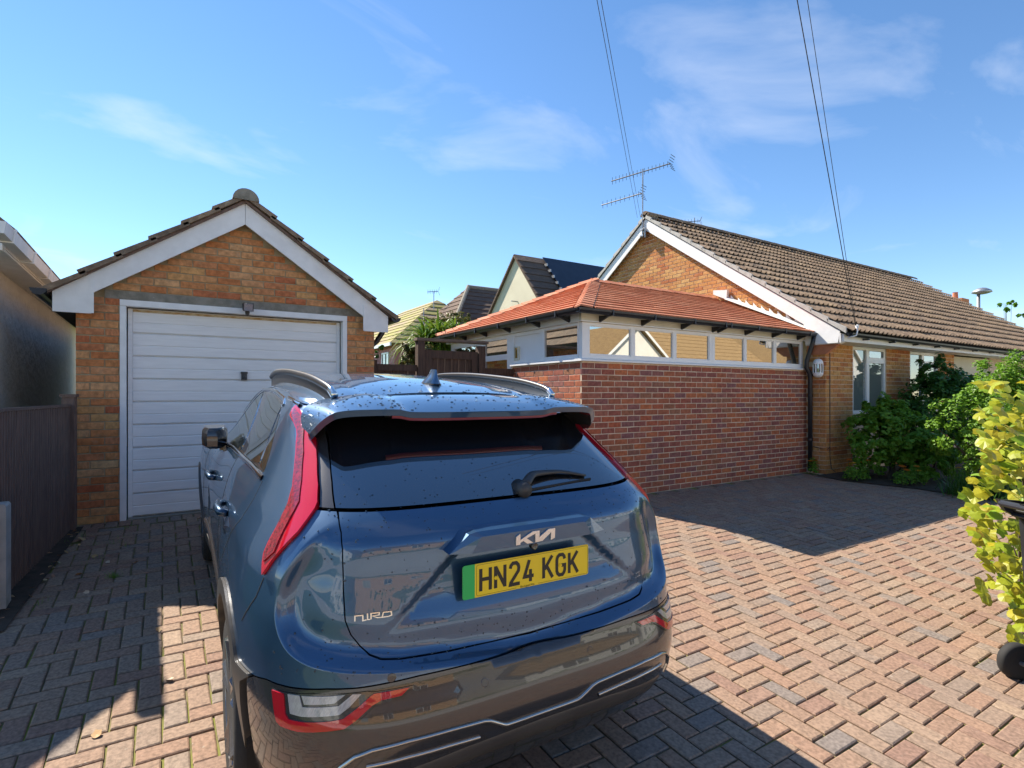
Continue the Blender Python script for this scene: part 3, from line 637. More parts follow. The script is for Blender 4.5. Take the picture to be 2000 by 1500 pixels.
# windows
def casement(x0, x1, z0, z1, split, top):
    f = MB(); y0, y1 = BY + .02, BY + .08; t = .055
    f.box(x0, x1, y0, y1, z1 - t, z1); f.box(x0, x1, y0, y1, z0, z0 + t); f.box(x0, x0 + t, y0 + .0005, y1, z0 + t, z1 - t); f.box(x1 - t, x1, y0 + .0005, y1, z0 + t, z1 - t)
    f.box(split - .05, split + .05, y0 - .004, y1, z0 + t, z1 - t); f.box(split + .05, x1 - t, y0 - .003, y1, top - .05, top + .05)
    o = f.build('window', M['white'], bun)
    MB().box(x0 + t, split - .05, y0 + .025, y0 + .031, z0 + t, z1 - t).build('pane', M['pane_dim'], o)
    MB().box(split + .05, x1 - t, y0 + .025, y0 + .031, top + .05, z1 - t).build('pane', M['pane_far'], o)
    MB().box(split + .05, x1 - t, y0 + .025, y0 + .031, z0 + t, top - .05).build('pane', M['pane_dim'], o)
    # net curtain folds behind the glass
    c_ = MB(); n = int((x1 - x0 - .1) / .035); c_.grid([[(x0 + .05 + (x1 - x0 - .1) * k / n, BY + .10 + .015 * math.sin(k * 1.9), z) for k in range(n + 1)] for z in (z0, z1 - .08)]); c_.build('net_curtain', M['white'], o)
casement(10.19, 11.395, 1.20, 2.38, 10.745, 2.155)
casement(12.355, 13.625, 1.20, 2.38, 12.95, 2.155)
MB().box(14.4, 16.4, BY + .03, BY + .06, .5, 2.36).build('porch_panel', M['cream'], bun)
cable = MB(); cable.tube([(9.43, 4.992, 2.36), (9.43, 4.992, .50), (9.45, 4.98, .30), (9.52, 4.95, .24)], .006, 6); cable.tube([(9.43, 4.992, .66), (9.36, 4.994, .62), (9.296, 5.05, .63), (9.292, 5.2, .66)], .005, 6); cable.build('cable', M['black'], bun)
# roof
def bz(y): return 2.535 + (y - 4.56) * .69
UPB = Vector((0, 1, .69)).normalized(); NB = Vector((0, -.69, 1)).normalized()
rb = MB(); rb.prism([(4.58, bz(4.58) - .04), (BYR, bz(BYR) - .04), (13.28, bz(4.58) - .04), (13.28, bz(4.58) - .07), (BYR, bz(BYR) - .07), (4.58, bz(4.58) - .07)], 'x', 9.17, BXE + .12); broof = rb.build('roof', M['matte_black'], bun)
prof = [(0, .004), (.018, .004), (.075, .004), (.083, .020), (.098, .034), (.113, .034), (.128, .020), (.136, .004), (.150, .004), (.225, .004), (.233, .020), (.248, .034), (.263, .034), (.278, .020), (.286, .004), (.298, .004)]
def roman_tile():
    up, n = UPB, NB; L = .37; vs = []; npf = len(prof)
    for (x, h) in prof: vs.append(Vector((x, 0, 0)) + n * (h * 1.1 + .046))
    for (x, h) in prof: vs.append(Vector((x, 0, 0)) + up * L + n * h * .8)
    for (x, h) in prof: vs.append(Vector((x, 0, 0)) + n * (h * 1.1 + .030))
    fs = [(i, i + 1, npf + i + 1, npf + i) for i in range(npf - 1)] + [(2 * npf + i, 2 * npf + i + 1, i + 1, i) for i in range(npf - 1)]
    return vs, fs
tv, tf_ = roman_tile(); tme = mesh('roof_tile', tv, tf_); tme.materials.append(M['roof_tile_obj'])
specs = []
for k in range(16):
    for i in range(44):
        y = 4.56 + .335 * k * UPB.y; specs.append((9.19 + .30 * i, y, bz(y) - .02 + random.gauss(0, .002)))
ch = pick(specs, lambda s: s); rest = MB()
for i, p in enumerate(specs):
    if i in ch:
        o = bpy.data.objects.new('roof_tile', tme); col.objects.link(o); o.parent = broof; o.location = Vector(p) - org(broof); o.rotation_euler = (random.gauss(0, .004), random.gauss(0, .004), random.gauss(0, .003))
    else: rest.add([Vector(p) + v for v in tv], tf_)
rest.build('roof_tile_field', M['roof_tile_attr'], broof, kind='stuff', fix=False, rnd=True)
vb = MB()
for k in range(16):           # mortar-bedded verge, both slopes, stepped
    y = 4.60 + .335 * k * UPB.y; y2 = y + .335 * UPB.y
    vb.prism([(y, bz(y) - .052), (y, bz(y) + .042), (y2 + .02, bz(y2) + .018), (y2, bz(y2) - .052)], 'x', 9.150, 9.192)
    yb, yb2 = 2 * BYR - y, 2 * BYR - y2
    vb.prism([(yb, bz(y) - .052), (yb, bz(y) + .045), (yb2 - .02, bz(y2) + .010), (yb2, bz(y2) - .052)], 'x', 9.150, 9.5)
vb.build('verge', M['pale_concrete'], broof)
for k in range(30):
    x0 = 9.15 + .44 * k; n = 8; m = MB(); zr = bz(BYR) + .02
    ring = lambda x, r: [(x, BYR + math.cos(math.pi * j / n) * r, zr - .02 + math.sin(math.pi * j / n) * r * .8) for j in range(n + 1)]
    m.grid([ring(x0, .125), ring(x0 + .435, .118)]); m.add(ring(x0, .125), [tuple(range(n + 1))]); m.build('ridge_tile', M['roof_tile_obj'], broof)
# lantern, aerials, bracket
ln = thing('wall_lantern', 'white half-round bulkhead lantern on the brick pier by the downpipe', 'lamp', (9.27, 5.10, 1.98))
m = MB(); m.lathe([(.0, 2.135), (.045, 2.125), (.070, 2.095), (.080, 2.06), (.080, 2.045), (.072, 2.045)], (9.265, 5.10, 0), 'z', 20); m.lathe([(.072, 1.90), (.080, 1.90), (.080, 1.885), (.068, 1.85), (.04, 1.825), (0, 1.818)], (9.265, 5.10, 0), 'z', 20)
for a in range(0, 360, 60): m.tube([(9.265 + .070 * math.cos(R(a)), 5.10 + .070 * math.sin(R(a)), 1.90), (9.265 + .070 * math.cos(R(a)), 5.10 + .070 * math.sin(R(a)), 2.046)], .010, 6)
m.box(9.27, 9.305, 5.05, 5.15, 1.84, 2.11); m.build('lantern_body', M['white'], ln)
MB().lathe([(.060, 1.90), (.062, 1.97), (.060, 2.046)], (9.265, 5.10, 0), 'z', 18).build('glass', M['pane_far'], ln)
def aerial(name, label, mast, booms, parts=True, r=.012, group=None):
    t = thing(name, label, 'aerial', mast[0], group)
    MB().tube(mast, r * 1.3, 8).build('mast', M['steel'], t)
    for (a, b, n, el, refl) in booms:
        a, b = Vector(a), Vector(b); bo = MB().tube([a, b], r, 6).build('boom', M['dark_steel'], t)
        for k in range(n):
            p = a.lerp(b, (k + .3) / n); h = el * (1 - .25 * k / n); MB().tube([p - Vector((0, 0, h)), p + Vector((0, 0, h))], r * .45, 5).build('element', M['dark_steel'], bo)
        if refl:
            d = (b - a).normalized(); s_ = d.cross(Vector((0, 0, 1))); m = MB()
            for j in range(-3, 4): m.tube([b + Vector((0, 0, j * .05)) - s_ * .10 + d * abs(j) * .02, b + Vector((0, 0, j * .05)) + s_ * .10 + d * abs(j) * .02], r * .5, 5)
            m.build('reflector', M['dark_steel'], bo)
    return t
aerial('tv_aerial', 'tall twin-boom television aerial on the bungalow gable', [(9.16, 9.0, 5.08), (9.16, 8.99, 6.62)], [((9.02, 9.87, 6.60), (9.42, 8.42, 6.60), 16, .085, True), ((8.96, 10.15, 6.10), (9.20, 9.06, 6.10), 9, .085, True)])
k_ = [o for o in bpy.data.objects if o.name.startswith('tv_aerial')][0]
MB().box(9.12, 9.30, 8.95, 9.05, 5.10, 5.13).box(9.12, 9.30, 8.95, 9.05, 5.24, 5.27).tube([(9.16, 8.92, 5.06), (9.16, 8.92, 5.28)], .02, 6).build('wall_bracket', M['steel'], k_)
aerial('tv_aerial', 'small tilted television aerial showing above the bungalow ridge', [(19.52, 16.1, 5.0), (19.52, 16.1, 9.2)], [((19.0, 16.4, 9.0), (19.7, 15.95, 9.05), 6, .12, True)], r=.015)
br = thing('cable_bracket', 'white cable anchor bracket at the bungalow eaves holding the overhead wires', 'bracket', (9.33, 4.57, 2.56))
m = MB(); m.tube([(9.25, 4.62, 2.44), (9.28, 4.50, 2.47), (9.31, 4.50, 2.55), (9.30, 4.52, 2.62), (9.33, 4.54, 2.63)], .011, 8); m.build('hook', M['white'], br, smooth=True)
m = MB(); m.lathe([(.012, 0), (.022, .01), (.022, .05), (.012, .06)], (9.345, 4.52, 2.585), 'z', 10); m.build('insulator', M['white'], br)
def wire(a, b, sag, label, r=.0055):
    a, b = Vector(a), Vector(b); pts = []
    for k in range(15):
        t = k / 14; p = a.lerp(b, t); p.z -= sag * 4 * t * (1 - t); pts.append(p)
    m = MB(); m.tube(pts, r, 5); tag(m.build('overhead_wire', M['matte_black']), label, 'wire', 'overhead service wires')
def far_along(a, px, py, b, k=2.4):
    q = pix_at(px, py, b); a = Vector(a); return a + (q - a) * k
def pix_at(px, py, b):
    a = (px - 1000) / 1082 * b; return Vector((CR[0] * a + CF[0] * b, CR[1] * a + CF[1] * b, 1.54 + (770 - py) / 1082 * b))
wire((9.31, 4.53, 2.62), far_along((9.31, 4.53, 2.62), 1557, 0, 6.4, 1.6), .0, 'thicker overhead wire running up from the bungalow eaves bracket', .006)
wire((9.34, 4.53, 2.60), far_along((9.34, 4.53, 2.60), 1577, 0, 6.4, 1.6), .0, 'thinner right-hand overhead wire running up from the eaves bracket', .004)
wire((17.40, 17.40, 9.2), far_along((17.40, 17.40, 9.2), 1166, 0, 9, 1.3), .0, 'left one of two thin wires passing left of the tall aerial', .006)
wire((17.52, 17.33, 9.2), far_along((17.52, 17.33, 9.2), 1174, 0, 9, 1.3), .0, 'right one of two thin wires passing left of the tall aerial', .006)
# ------------------------------------------------------------------ houses beyond
def far_tiles(key, scale):
    pass
M['far_brown'] = mat('far_brown_tiles', (.16, .105, .075), (.11, .075, .055), rough=.95, scale=3, stretch=(1, 1, 6), bump=.8, bscale=9, bdist=.04)
M['far_moss'] = mat('far_mossy_tiles', (.36, .27, .19), (.29, .25, .10), rough=.95, scale=2.0, stretch=(.4, .4, 5), bump=.8, bscale=8, bdist=.04, c3=(.33, .32, .07), c3scale=1.3, c3amt=(.45, .62))
M['slate'] = mat('dark_slate', (.020, .026, .042), (.014, .018, .03), rough=.45, scale=4)
M['pink'] = mat('pink_cladding', (.50, .20, .19), (.44, .17, .16), rough=.7, scale=2)
M['tan_tile'] = mat('tan_tiles', (.33, .22, .10), (.26, .17, .08), rough=.9, scale=3, stretch=(1, 1, 5), bump=.6, bscale=10, bdist=.03)
M['white_wall'] = mat('white_render', (.80, .78, .72), (.74, .72, .66), rough=.9, scale=1.5)
def courses_on(quad, n, parent, matl, lip=.03, name='tile_course'):
    """lay n real overlapping tile courses on a roof plane given by its 4 corners (eave0, eave1, top1, top0)"""
    e0, e1, t1, t0 = [Vector(v) for v in quad]; nn = (e1 - e0).cross(t0 - e0).normalized()
    if nn.z < 0: nn = -nn
    for k in range(n):
        a, b = k / n, min((k + 1.15) / n, 1)
        p = [e0.lerp(t0, a) + nn * (lip + .02), e1.lerp(t1, a) + nn * (lip + .02), e1.lerp(t1, b) + nn * .02, e0.lerp(t0, b) + nn * .02, e0.lerp(t0, a) + nn * .015, e1.lerp(t1, a) + nn * .015]
        m = MB(); m.add(p, [(0, 1, 2, 3), (4, 5, 1, 0), (4, 0, 3), (1, 5, 2)]); m.build(name, matl, parent, fix=False)
def win(parent, cx, cz, w_, h_, plane, ax, out):
    """small far window: frame + pane. ax 'x' = wall facing +-x at x=plane, else facing +-y"""
    f = MB(); t = .06; d0, d1 = plane, plane + out * .05
    def bx_(u0, u1, z0, z1, a, b):
        a, b = min(a, b), max(a, b)
        return (a, b, u0, u1, z0, z1) if ax == 'x' else (u0, u1, a, b, z0, z1)
    for (u0, u1, z0, z1) in ((cx - w_, cx + w_, cz + h_ - t, cz + h_), (cx - w_, cx + w_, cz - h_, cz - h_ + t), (cx - w_, cx - w_ + t, cz - h_ + t, cz + h_ - t), (cx + w_ - t, cx + w_, cz - h_ + t, cz + h_ - t), (cx - t / 2, cx + t / 2, cz - h_ + t, cz + h_ - t)):
        f.box(*bx_(u0, u1, z0, z1, d0, d1))
    o = f.build('window', M['white'], parent)
    MB().box(*bx_(cx - w_ + t, cx + w_ - t, cz - h_ + t, cz + h_ - t, d0 + out * .005, d0 + out * .02)).build('pane', M['pane_far'], o)
# house A: cream gable, dark roof with slate-blue panels
ha = thing('gabled_house', 'cream rendered gable house with dark roof behind the sunroom', 'house', (14, 15.6, .33))
MB().prism([(12.7, .2), (18.5, .2), (18.5, 3.2), (15.6, 6.12), (12.7, 2.7)], 'x', 10.0, 20).build('wall', M['cream'], ha)
m = MB(); m.prism([(15.6, 6.12), (15.6, 6.2), (12.3, 2.34), (12.3, 2.26)], 'x', 9.9, 20.1); m.prism([(15.602, 6.12), (15.602, 6.2), (18.9, 2.84), (18.9, 2.76)], 'x', 9.9, 20.1); hr = m.build('roof', M['far_brown'], ha)
courses_on([(9.9, 12.3, 2.34), (20.1, 12.3, 2.34), (20.1, 15.6, 6.2), (9.9, 15.6, 6.2)], 15, hr, M['far_brown'])
MB().prism([(15.45, 6.13), (15.45, 6.16), (13.5, 3.86), (13.5, 3.83)], 'x', 10.98, 19.6).build('solar_array', M['slate'], hr).location.z += .065
m = MB()
for k in range(9): m.box(10.95, 10.985, 13.55 + .2 * k, 13.70 + .2 * k, 3.99 + .234 * k, 4.08 + .234 * k)
m.build('flashing_clips', M['steel'], hr)
MB().tube([(10, 15.5, 4.62), (9.9, 15.5, 4.62), (9.75, 15.5, 4.62)], .02, 6).build('wall_arm', M['steel'], ha)
# house B: brown hip roof
hb = thing('hipped_house', 'house with a dark brown hipped roof between cream gable and pink house', 'house', (13, 21, .33))
MB().box(8.9, 17, 18.3, 24, .2, 3.3).build('wall', M['cream'], hb)
m = MB(); m.add([(8.5, 17.9, 3.2), (17.4, 17.9, 3.2), (17.4, 24.4, 3.2), (8.5, 24.4, 3.2), (11.0, 20.9, 6.05), (14.6, 20.9, 6.05)], [(0, 1, 5, 4), (1, 2, 5), (2, 3, 4, 5), (3, 0, 4), (0, 3, 2, 1)]); hr = m.build('roof', M['far_brown'], hb)
courses_on([(8.5, 24.4, 3.2), (8.5, 17.9, 3.2), (11.0, 20.85, 6.05), (11.0, 20.95, 6.05)], 13, hr, M['far_brown'])
courses_on([(8.5, 17.9, 3.2), (17.4, 17.9, 3.2), (14.6, 20.9, 6.05), (11.0, 20.9, 6.05)], 13, hr, M['far_brown'])
m = MB(); m.tube([(8.5, 17.9, 3.27), (11.0, 20.9, 6.12)], .09, 8); m.tube([(11, 20.9, 6.1), (14.6, 20.9, 6.1)], .09, 8); m.build('hip_ridge', M['concrete'], hr)
# house C: pink clad, mossy roof
hc = thing('pink_clad_house', 'pink clad house with moss covered tiled roof beyond the gate', 'house', (10.5, 22, .33))
MB().box(7.56, 13.4, 20.4, 30, .2, 3.5).build('wall', M['pink'], hc)
for k in range(16): MB().prism([(7.56, 1.1 + .15 * k), (7.53, 1.1 + .15 * k), (7.55, 1.245 + .15 * k), (7.56, 1.245 + .15 * k)], 'y', 20.4, 30).build('cladding_board', M['pink'], hc)
m = MB(); m.add([(7.3, 20.2, 3.46), (13.7, 20.2, 3.46), (13.7, 30.4, 3.46), (7.3, 30.4, 3.46), (10.5, 23.0, 5.78), (10.5, 27, 5.78)], [(0, 4, 5, 3), (1, 2, 5, 4), (0, 1, 4), (2, 3, 5), (0, 3, 2, 1)]); hr = m.build('roof', M['far_moss'], hc)
courses_on([(7.3, 30.4, 3.46), (7.3, 20.2, 3.46), (10.5, 23.0, 5.78), (10.5, 27, 5.78)], 11, hr, M['far_moss'])
courses_on([(7.3, 20.2, 3.46), (13.7, 20.2, 3.46), (10.51, 23.0, 5.78), (10.49, 23.0, 5.78)], 11, hr, M['far_moss'])
MB().box(7.24, 7.30, 20.1, 30.5, 3.38, 3.50).build('gutter', M['white'], hc)
for y, w_ in ((27.2, .6), (24.3, .5), (21.4, .4)): win(hc, y, 2.75, w_, .45, 7.55, 'x', -1)
MB().tube([(9.0, 21.0, 2.6), (9.0, 21.0, 5.05)], .02, 5).build('vent_pipe', M['steel'], hc)
aerial('tv_aerial', 'small television aerial above the mossy roof of the pink house', [(9.94, 22.1, 5.2), (9.94, 22.1, 6.0)], [((9.70, 22.25, 5.97), (10.1, 22.0, 6.0), 5, .10, True)], r=.014)
# right: chimney house, street lamp, sapling tip
hd_ = thing('chimney_house', 'far house of which only an orange brick chimney shows over the bungalow roof', 'house', (33, 12, .3))
MB().box(30, 38, 8, 16, .1, 2.7).build('wall', M['cream'], hd_); m = MB(); m.prism([(7.7, 2.6), (12, 5.2), (16.3, 2.6)], 'x', 29.7, 38.3); m.build('roof', M['far_brown'], hd_)
ch_ = MB().box(31.1, 31.9, 10.5, 11.3, 4.5, 5.98).build('chimney', M['garage_brick_obj'], hd_); MB().lathe([(.12, 5.98), (.10, 6.3), (.12, 6.32)], (31.5, 10.9, 0), 'z', 10).build('chimney_pot', M['red_tile_obj'], ch_)
sl_ = thing('street_lamp', 'grey street lamp post standing behind the bungalow roof at the right', 'street lamp', (37.4, 11.9, .3))
MB().tube([(37.4, 11.9, .2), (37.4, 11.9, 7.0)], [.09, .075], 10).build('post', M['steel'], sl_, smooth=True)
m = MB(); m.lathe([(.02, 7.32), (.2, 7.28), (.42, 7.14), (.45, 7.05), (.25, 6.98), (.07, 6.95)], (37.55, 11.8, 0), 'z', 16); m.build('lamp_head', M['steel'], sl_, smooth=True)

# ------------------------------------------------------------------ vegetation
def leafmat(name, cols, trans=.35, rough=.45):
    return mat(name, None, ramp=cols, src='attr', rough=rough, scale=30, var=.15, trans=trans, spec=.4)
M['leaf_mid'] = leafmat('mid_green_leaves', [(.115, .25, .022), (.155, .33, .032), (.19, .38, .04), (.13, .28, .026)], .45)
M['leaf_dark'] = leafmat('dark_glossy_leaves', [(.04, .115, .018), (.055, .15, .026), (.075, .19, .03)], .25, .3)
M['leaf_bright'] = leafmat('bright_green_leaves', [(.12, .26, .016), (.17, .33, .022), (.21, .37, .035), (.10, .22, .016)], .4)
M['leaf_hedge'] = leafmat('olive_leaves', [(.12, .13, .03), (.17, .17, .04), (.20, .16, .06), (.10, .14, .03)], .3)
M['leaf_spiky'] = leafmat('strap_leaves', [(.10, .21, .02), (.15, .27, .025), (.20, .29, .03), (.05, .12, .02)], .3)
M['bark'] = mat('bark', (.10, .075, .05), (.06, .045, .03), rough=.95, scale=12, bump=.7, bscale=40)
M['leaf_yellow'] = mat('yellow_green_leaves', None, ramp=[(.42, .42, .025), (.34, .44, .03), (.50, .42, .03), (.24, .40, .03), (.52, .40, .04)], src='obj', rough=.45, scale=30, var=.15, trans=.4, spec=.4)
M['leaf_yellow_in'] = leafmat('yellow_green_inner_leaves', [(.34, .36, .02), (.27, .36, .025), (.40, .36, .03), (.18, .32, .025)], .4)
def smooth01(x, a, b):
    t = min(max((x - a) / (b - a), 0), 1); return t * t * (3 - 2 * t)
LEAF = np.array([(0, -.5, 0), (.22, -.18, .05), (.24, .15, .05), (0, .5, -.04), (-.24, .15, .05), (-.22, -.18, .05), (0, -.1, -.01), (0, .2, -.01)]); LF = [(0, 1, 6), (1, 2, 7, 6), (2, 3, 7), (3, 4, 7), (4, 5, 6, 7), (5, 0, 6)]
def rot_random(n, up, spread):
    out = []
    for i in range(n):
        d = (Vector(up[i]) + Vector(np.random.normal(0, spread, 3))).normalized()
        q = d.to_track_quat('Z', 'Y').to_matrix() @ Matrix.Rotation(random.uniform(0, 6.28), 3, 'Z'); out.append(np.array(q))
    return np.array(out)
def leaves_obj(name, pts, dirs, size, matl, parent, shape=LEAF, faces=LF, spread=.45, asp=1.0, kind=None):
    n = len(pts); Q = rot_random(n, dirs, spread); sz = size * np.random.uniform(.65, 1.25, n)
    V = np.einsum('nij,kj->nki', Q, shape * np.array([asp, 1, 1])) * sz[:, None, None] + np.array(pts)[:, None, :]
    k = len(shape); verts = V.reshape(-1, 3) - np.array(org(parent)); rn = np.repeat(np.random.rand(n), k)
    me = bpy.data.meshes.new(name); nf = len(faces)
    me.from_pydata(verts.tolist(), [], [tuple(i * k + j for j in f) for i in range(n) for f in faces]); me.update()
    at = me.attributes.new('rnd', 'FLOAT', 'POINT'); at.data.foreach_set('value', rn.astype(np.float32))
    o = obj(name, me, matl, parent)
    if kind: o['kind'] = kind
    return o
def crown_pts(blobs, n, shell=.45):
    """points in the outer part of many small clumps seated on the blobs"""
    pts, dirs = [], []; tot = sum(b[3] * b[4] * b[5] for b in blobs)
    for (cx_, cy_, cz_, rx, ry, rz) in blobs:
        nb_ = int(n * rx * ry * rz / tot); ncl = max(6, nb_ // 45)
        cl = []
        for i in range(ncl):
            d = np.random.normal(0, 1, 3); d /= np.linalg.norm(d); rr = random.uniform(.55, 1.05)
            cl.append((np.array([cx_ + d[0] * rx * rr, cy_ + d[1] * ry * rr, cz_ + d[2] * rz * rr]), d, random.uniform(.12, .26) * (rx * ry * rz) ** (1 / 3)))
        for i in range(nb_):
            c_, d, r_ = random.choice(cl); e = np.random.normal(0, 1, 3); e /= np.linalg.norm(e); p = c_ + e * r_ * random.uniform(.3, 1) ** shell
            pts.append(p); dirs.append(d * .5 + e * .4 + np.array([0, 0, .75]))
    return pts, dirs
def shrub(name, label, base, blobs, n, size, matl, stems=7, group=None, asp=1.0):
    t = thing(name, label, 'shrub', base, group); m = MB(); b = Vector(base)
    for k in range(stems):
        bl = random.choice(blobs); e = Vector((bl[0] + random.uniform(-.5, .5) * bl[3], bl[1] + random.uniform(-.5, .5) * bl[4], bl[2] + random.uniform(0, .6) * bl[5]))
        mid = b.lerp(e, .5) + Vector((random.uniform(-.08, .08), random.uniform(-.08, .08), .08)); m.tube([b + Vector((random.uniform(-.12, .12), random.uniform(-.12, .12), -.05)), mid, e], [.022, .015, .006], 6)
    m.build('stems', M['bark'], t)
    p, d = crown_pts(blobs, n); leaves_obj('crown', p, d, size, matl, t, asp=asp); return t
z_ = gz(4.6)
shrub('leafy_shrub', 'mid green rounded shrub below the bungalow window, left of the bright shrub', (10.05, 4.35, z_), [(9.85, 4.48, .85, .48, .40, .55), (10.35, 4.20, .80, .48, .42, .50), (10.0, 4.45, 1.22, .42, .36, .28), (10.6, 4.0, .55, .40, .38, .36), (10.25, 3.95, .42, .42, .32, .26)], 11000, .085, M['leaf_mid'])
shrub('evergreen_shrub', 'dark glossy evergreen shrub in front of the second bungalow window', (12.1, 4.45, z_), [(12.0, 4.5, 1.3, .60, .42, .62), (12.45, 4.3, 1.55, .52, .40, .55), (12.1, 4.5, 1.85, .42, .36, .38), (11.7, 4.4, .9, .42, .40, .5), (12.75, 4.2, 1.2, .5, .4, .8)], 12500, .08, M['leaf_dark'])
shrub('bright_shrub', 'large bright green shrub at the right corner of the bed', (10.15, 3.1, gz(3.1)), [(9.75, 3.35, 1.05, .40, .34, .52), (10.15, 3.0, 1.25, .55, .45, .62), (10.55, 2.75, 1.55, .55, .45, .58), (10.2, 3.0, 1.72, .42, .36, .38), (9.85, 3.1, .70, .36, .30, .35), (10.9, 2.5, 1.2, .6, .5, .8), (10.6, 2.65, .75, .6, .5, .5), (9.5, 3.52, .95, .22, .2, .24)], 24000, .055, M['leaf_bright'])
# grass-like skirt at its foot
def tuft_pts(cx_, cy_, r_, n): return [(cx_ + random.gauss(0, r_), cy_ + random.gauss(0, r_ * .8), gz(cy_) + .02) for _ in range(n)]
BL = np.array([(-.018, 0, 0), (.018, 0, 0), (.014, .05, .5), (-.014, .05, .5), (0, .2, 1.0)]); BLF = [(0, 1, 2, 3), (3, 2, 4)]
def blades(name, pts, size, matl, parent, lean=.35, kind=None):
    vs, fs, rn = [], [], []
    for p in pts:
        s_ = size * random.uniform(.5, 1.2); a = random.uniform(0, 6.28); q = Matrix.Rotation(a, 3, 'Z') @ Matrix.Rotation(-random.uniform(0, lean) * 2, 3, 'X'); k = len(vs)
        vs += [Vector(p) + q @ (Vector(b) * s_) for b in BL]; fs += [tuple(k + j for j in f) for f in BLF]; rn += [random.random()] * 5
    me = mesh(name, [v - org(parent) for v in vs], fs); at = me.attributes.new('rnd', 'FLOAT', 'POINT'); at.data.foreach_set('value', rn); o = obj(name, me, matl, parent)
    if kind: o['kind'] = kind
    return o
og = blades('border_grass', tuft_pts(9.75, 3.2, .17, 420) + tuft_pts(10.1, 2.75, .2, 400), .34, M['leaf_dark'], None, .5); tag(og, 'dark strappy ground cover under the bright green shrub', 'grass', kind='stuff')
# flowers
def flower_clump(base, n, nfl, label, rx, ry, h):
    t = thing('marigold_clump', label, 'flowers', base, 'orange marigolds by the wall'); b = Vector(base); pts, dr = [], []
    for _ in range(n):
        e = np.random.normal(0, 1, 3); e /= np.linalg.norm(e); r_ = random.uniform(.5, 1)
        pts.append((b.x + e[0] * rx * r_, b.y + e[1] * ry * r_, b.z + abs(e[2]) * h * r_ + .02)); dr.append((e[0] * .5, e[1] * .5, .8))
    leaves_obj('foliage', pts, dr, .055, M['leaf_mid'], t, asp=.8)
    for k in range(nfl):
        x, y = b.x + random.uniform(-rx, rx) * .9, b.y + random.uniform(-ry, ry) * .8; zt = b.z + h * random.uniform(.75, 1.35)
        MB().tube([(x, y, b.z), (x + .01, y, zt)], .003, 5).build('stem', M['leaf_stem'], t)
        m = MB()
        for ring_, rr, hh in ((9, .042, 0), (7, .028, .012)):
            for j in range(ring_):
                a = 6.283 * j / ring_ + ring_; c_, s__ = math.cos(a), math.sin(a); w_ = .016
                o_ = Vector((x + .01, y, zt + hh)); tn = Vector((-s__, c_, 0)); rd_ = Vector((c_, s__, .25))
                m.add([o_ - tn * .003, o_ + tn * .003, o_ + rd_ * rr + tn * w_, o_ + rd_ * rr * 1.15, o_ + rd_ * rr - tn * w_], [(0, 1, 2, 3, 4)])
        m.build('bloom', M['bloom_o'] if random.random() < .65 else M['bloom_y'], t)
M['leaf_stem'] = mat('green_stem', (.06, .12, .02), rough=.7)
M['bloom_o'] = mat('orange_petals', (.80, .26, .01), (.72, .20, .01), rough=.6, trans=.3); M['bloom_y'] = mat('yellow_petals', (.80, .50, .02), (.75, .42, .02), rough=.6, trans=.3)
flower_clump((9.32, 4.52, gz(4.5) + .02), 420, 9, 'clump of orange marigolds at the foot of the brick pier', .26, .18, .26)
flower_clump((9.78, 3.98, gz(4.0) + .02), 420, 7, 'clump of orange marigolds in front of the rounded shrub', .36, .22, .22)
flower_clump((9.16, 5.12, gz(5.1) + .02), 130, 2, 'small marigold plant at the foot of the downpipe', .09, .09, .24)
flower_clump((11.0, 3.75, gz(3.7) + .02), 160, 3, 'few marigolds between the rounded and bright shrubs', .2, .15, .2)
# yellow-green foreground shrub: every leaf its own part
LOBE = [(0, -.46), (.20, -.44), (.36, -.32), (.40, -.12), (.47, .10), (.30, .20), (.17, .33), (0, .55), (-.17, .33), (-.30, .20), (-.47, .10), (-.40, -.12), (-.36, -.32), (-.20, -.44)]
def lobed(bend):
    vs = [(0, -.05, 0)] + [(x, y, -bend * (x * x + y * y) + random.uniform(-.03, .03)) for x, y in LOBE]
    return mesh('leaf', vs, [(0, i + 1, (i + 1) % 14 + 1) for i in range(14)])
lob = []
for j in range(5):
    me = lobed(.25 + .12 * j); me.materials.append(M['leaf_yellow']); lob.append(me)
yb = thing('yellow_shrub', 'yellow-green shrub with large lobed leaves at the right edge', 'shrub', (5.05, 1.35, gz(1.35)))
m = MB(); tips = []
for k in range(20):
    zt = random.uniform(.25, 1.55); e = Vector((random.uniform(4.95, 5.3), random.uniform(1.05, 1.5), zt)); b = Vector((5.15 + random.uniform(-.1, .1), 1.30 + random.uniform(-.1, .1), gz(1.3)))
    mid = b.lerp(e, .55) + Vector((.05, 0, .10)); m.tube([b, mid, e], [.012, .008, .003], 6)
m.build('stems', M['bark'], yb)
lv = []
while len(lv) < 300:
    zt = random.uniform(.05, 1.62)
    edge = 1918 + 26 * math.sin(zt * 5.2 + .6) + 16 * math.sin(zt * 13) - 26 * smooth01(zt, .9, 1.5) + (22 if zt < .30 else 0)      # silhouette wanders in and out
    bdep = random.uniform(3.2, 3.9); u_ = (edge - 1000) / 1082 * bdep + abs(random.gauss(0, .15))
    x, y = CR[0] * u_ + CF[0] * bdep, CR[1] * u_ + CF[1] * bdep
    if not (.30 < zt < .37 and random.random() < .7): lv.append((x, y, zt))
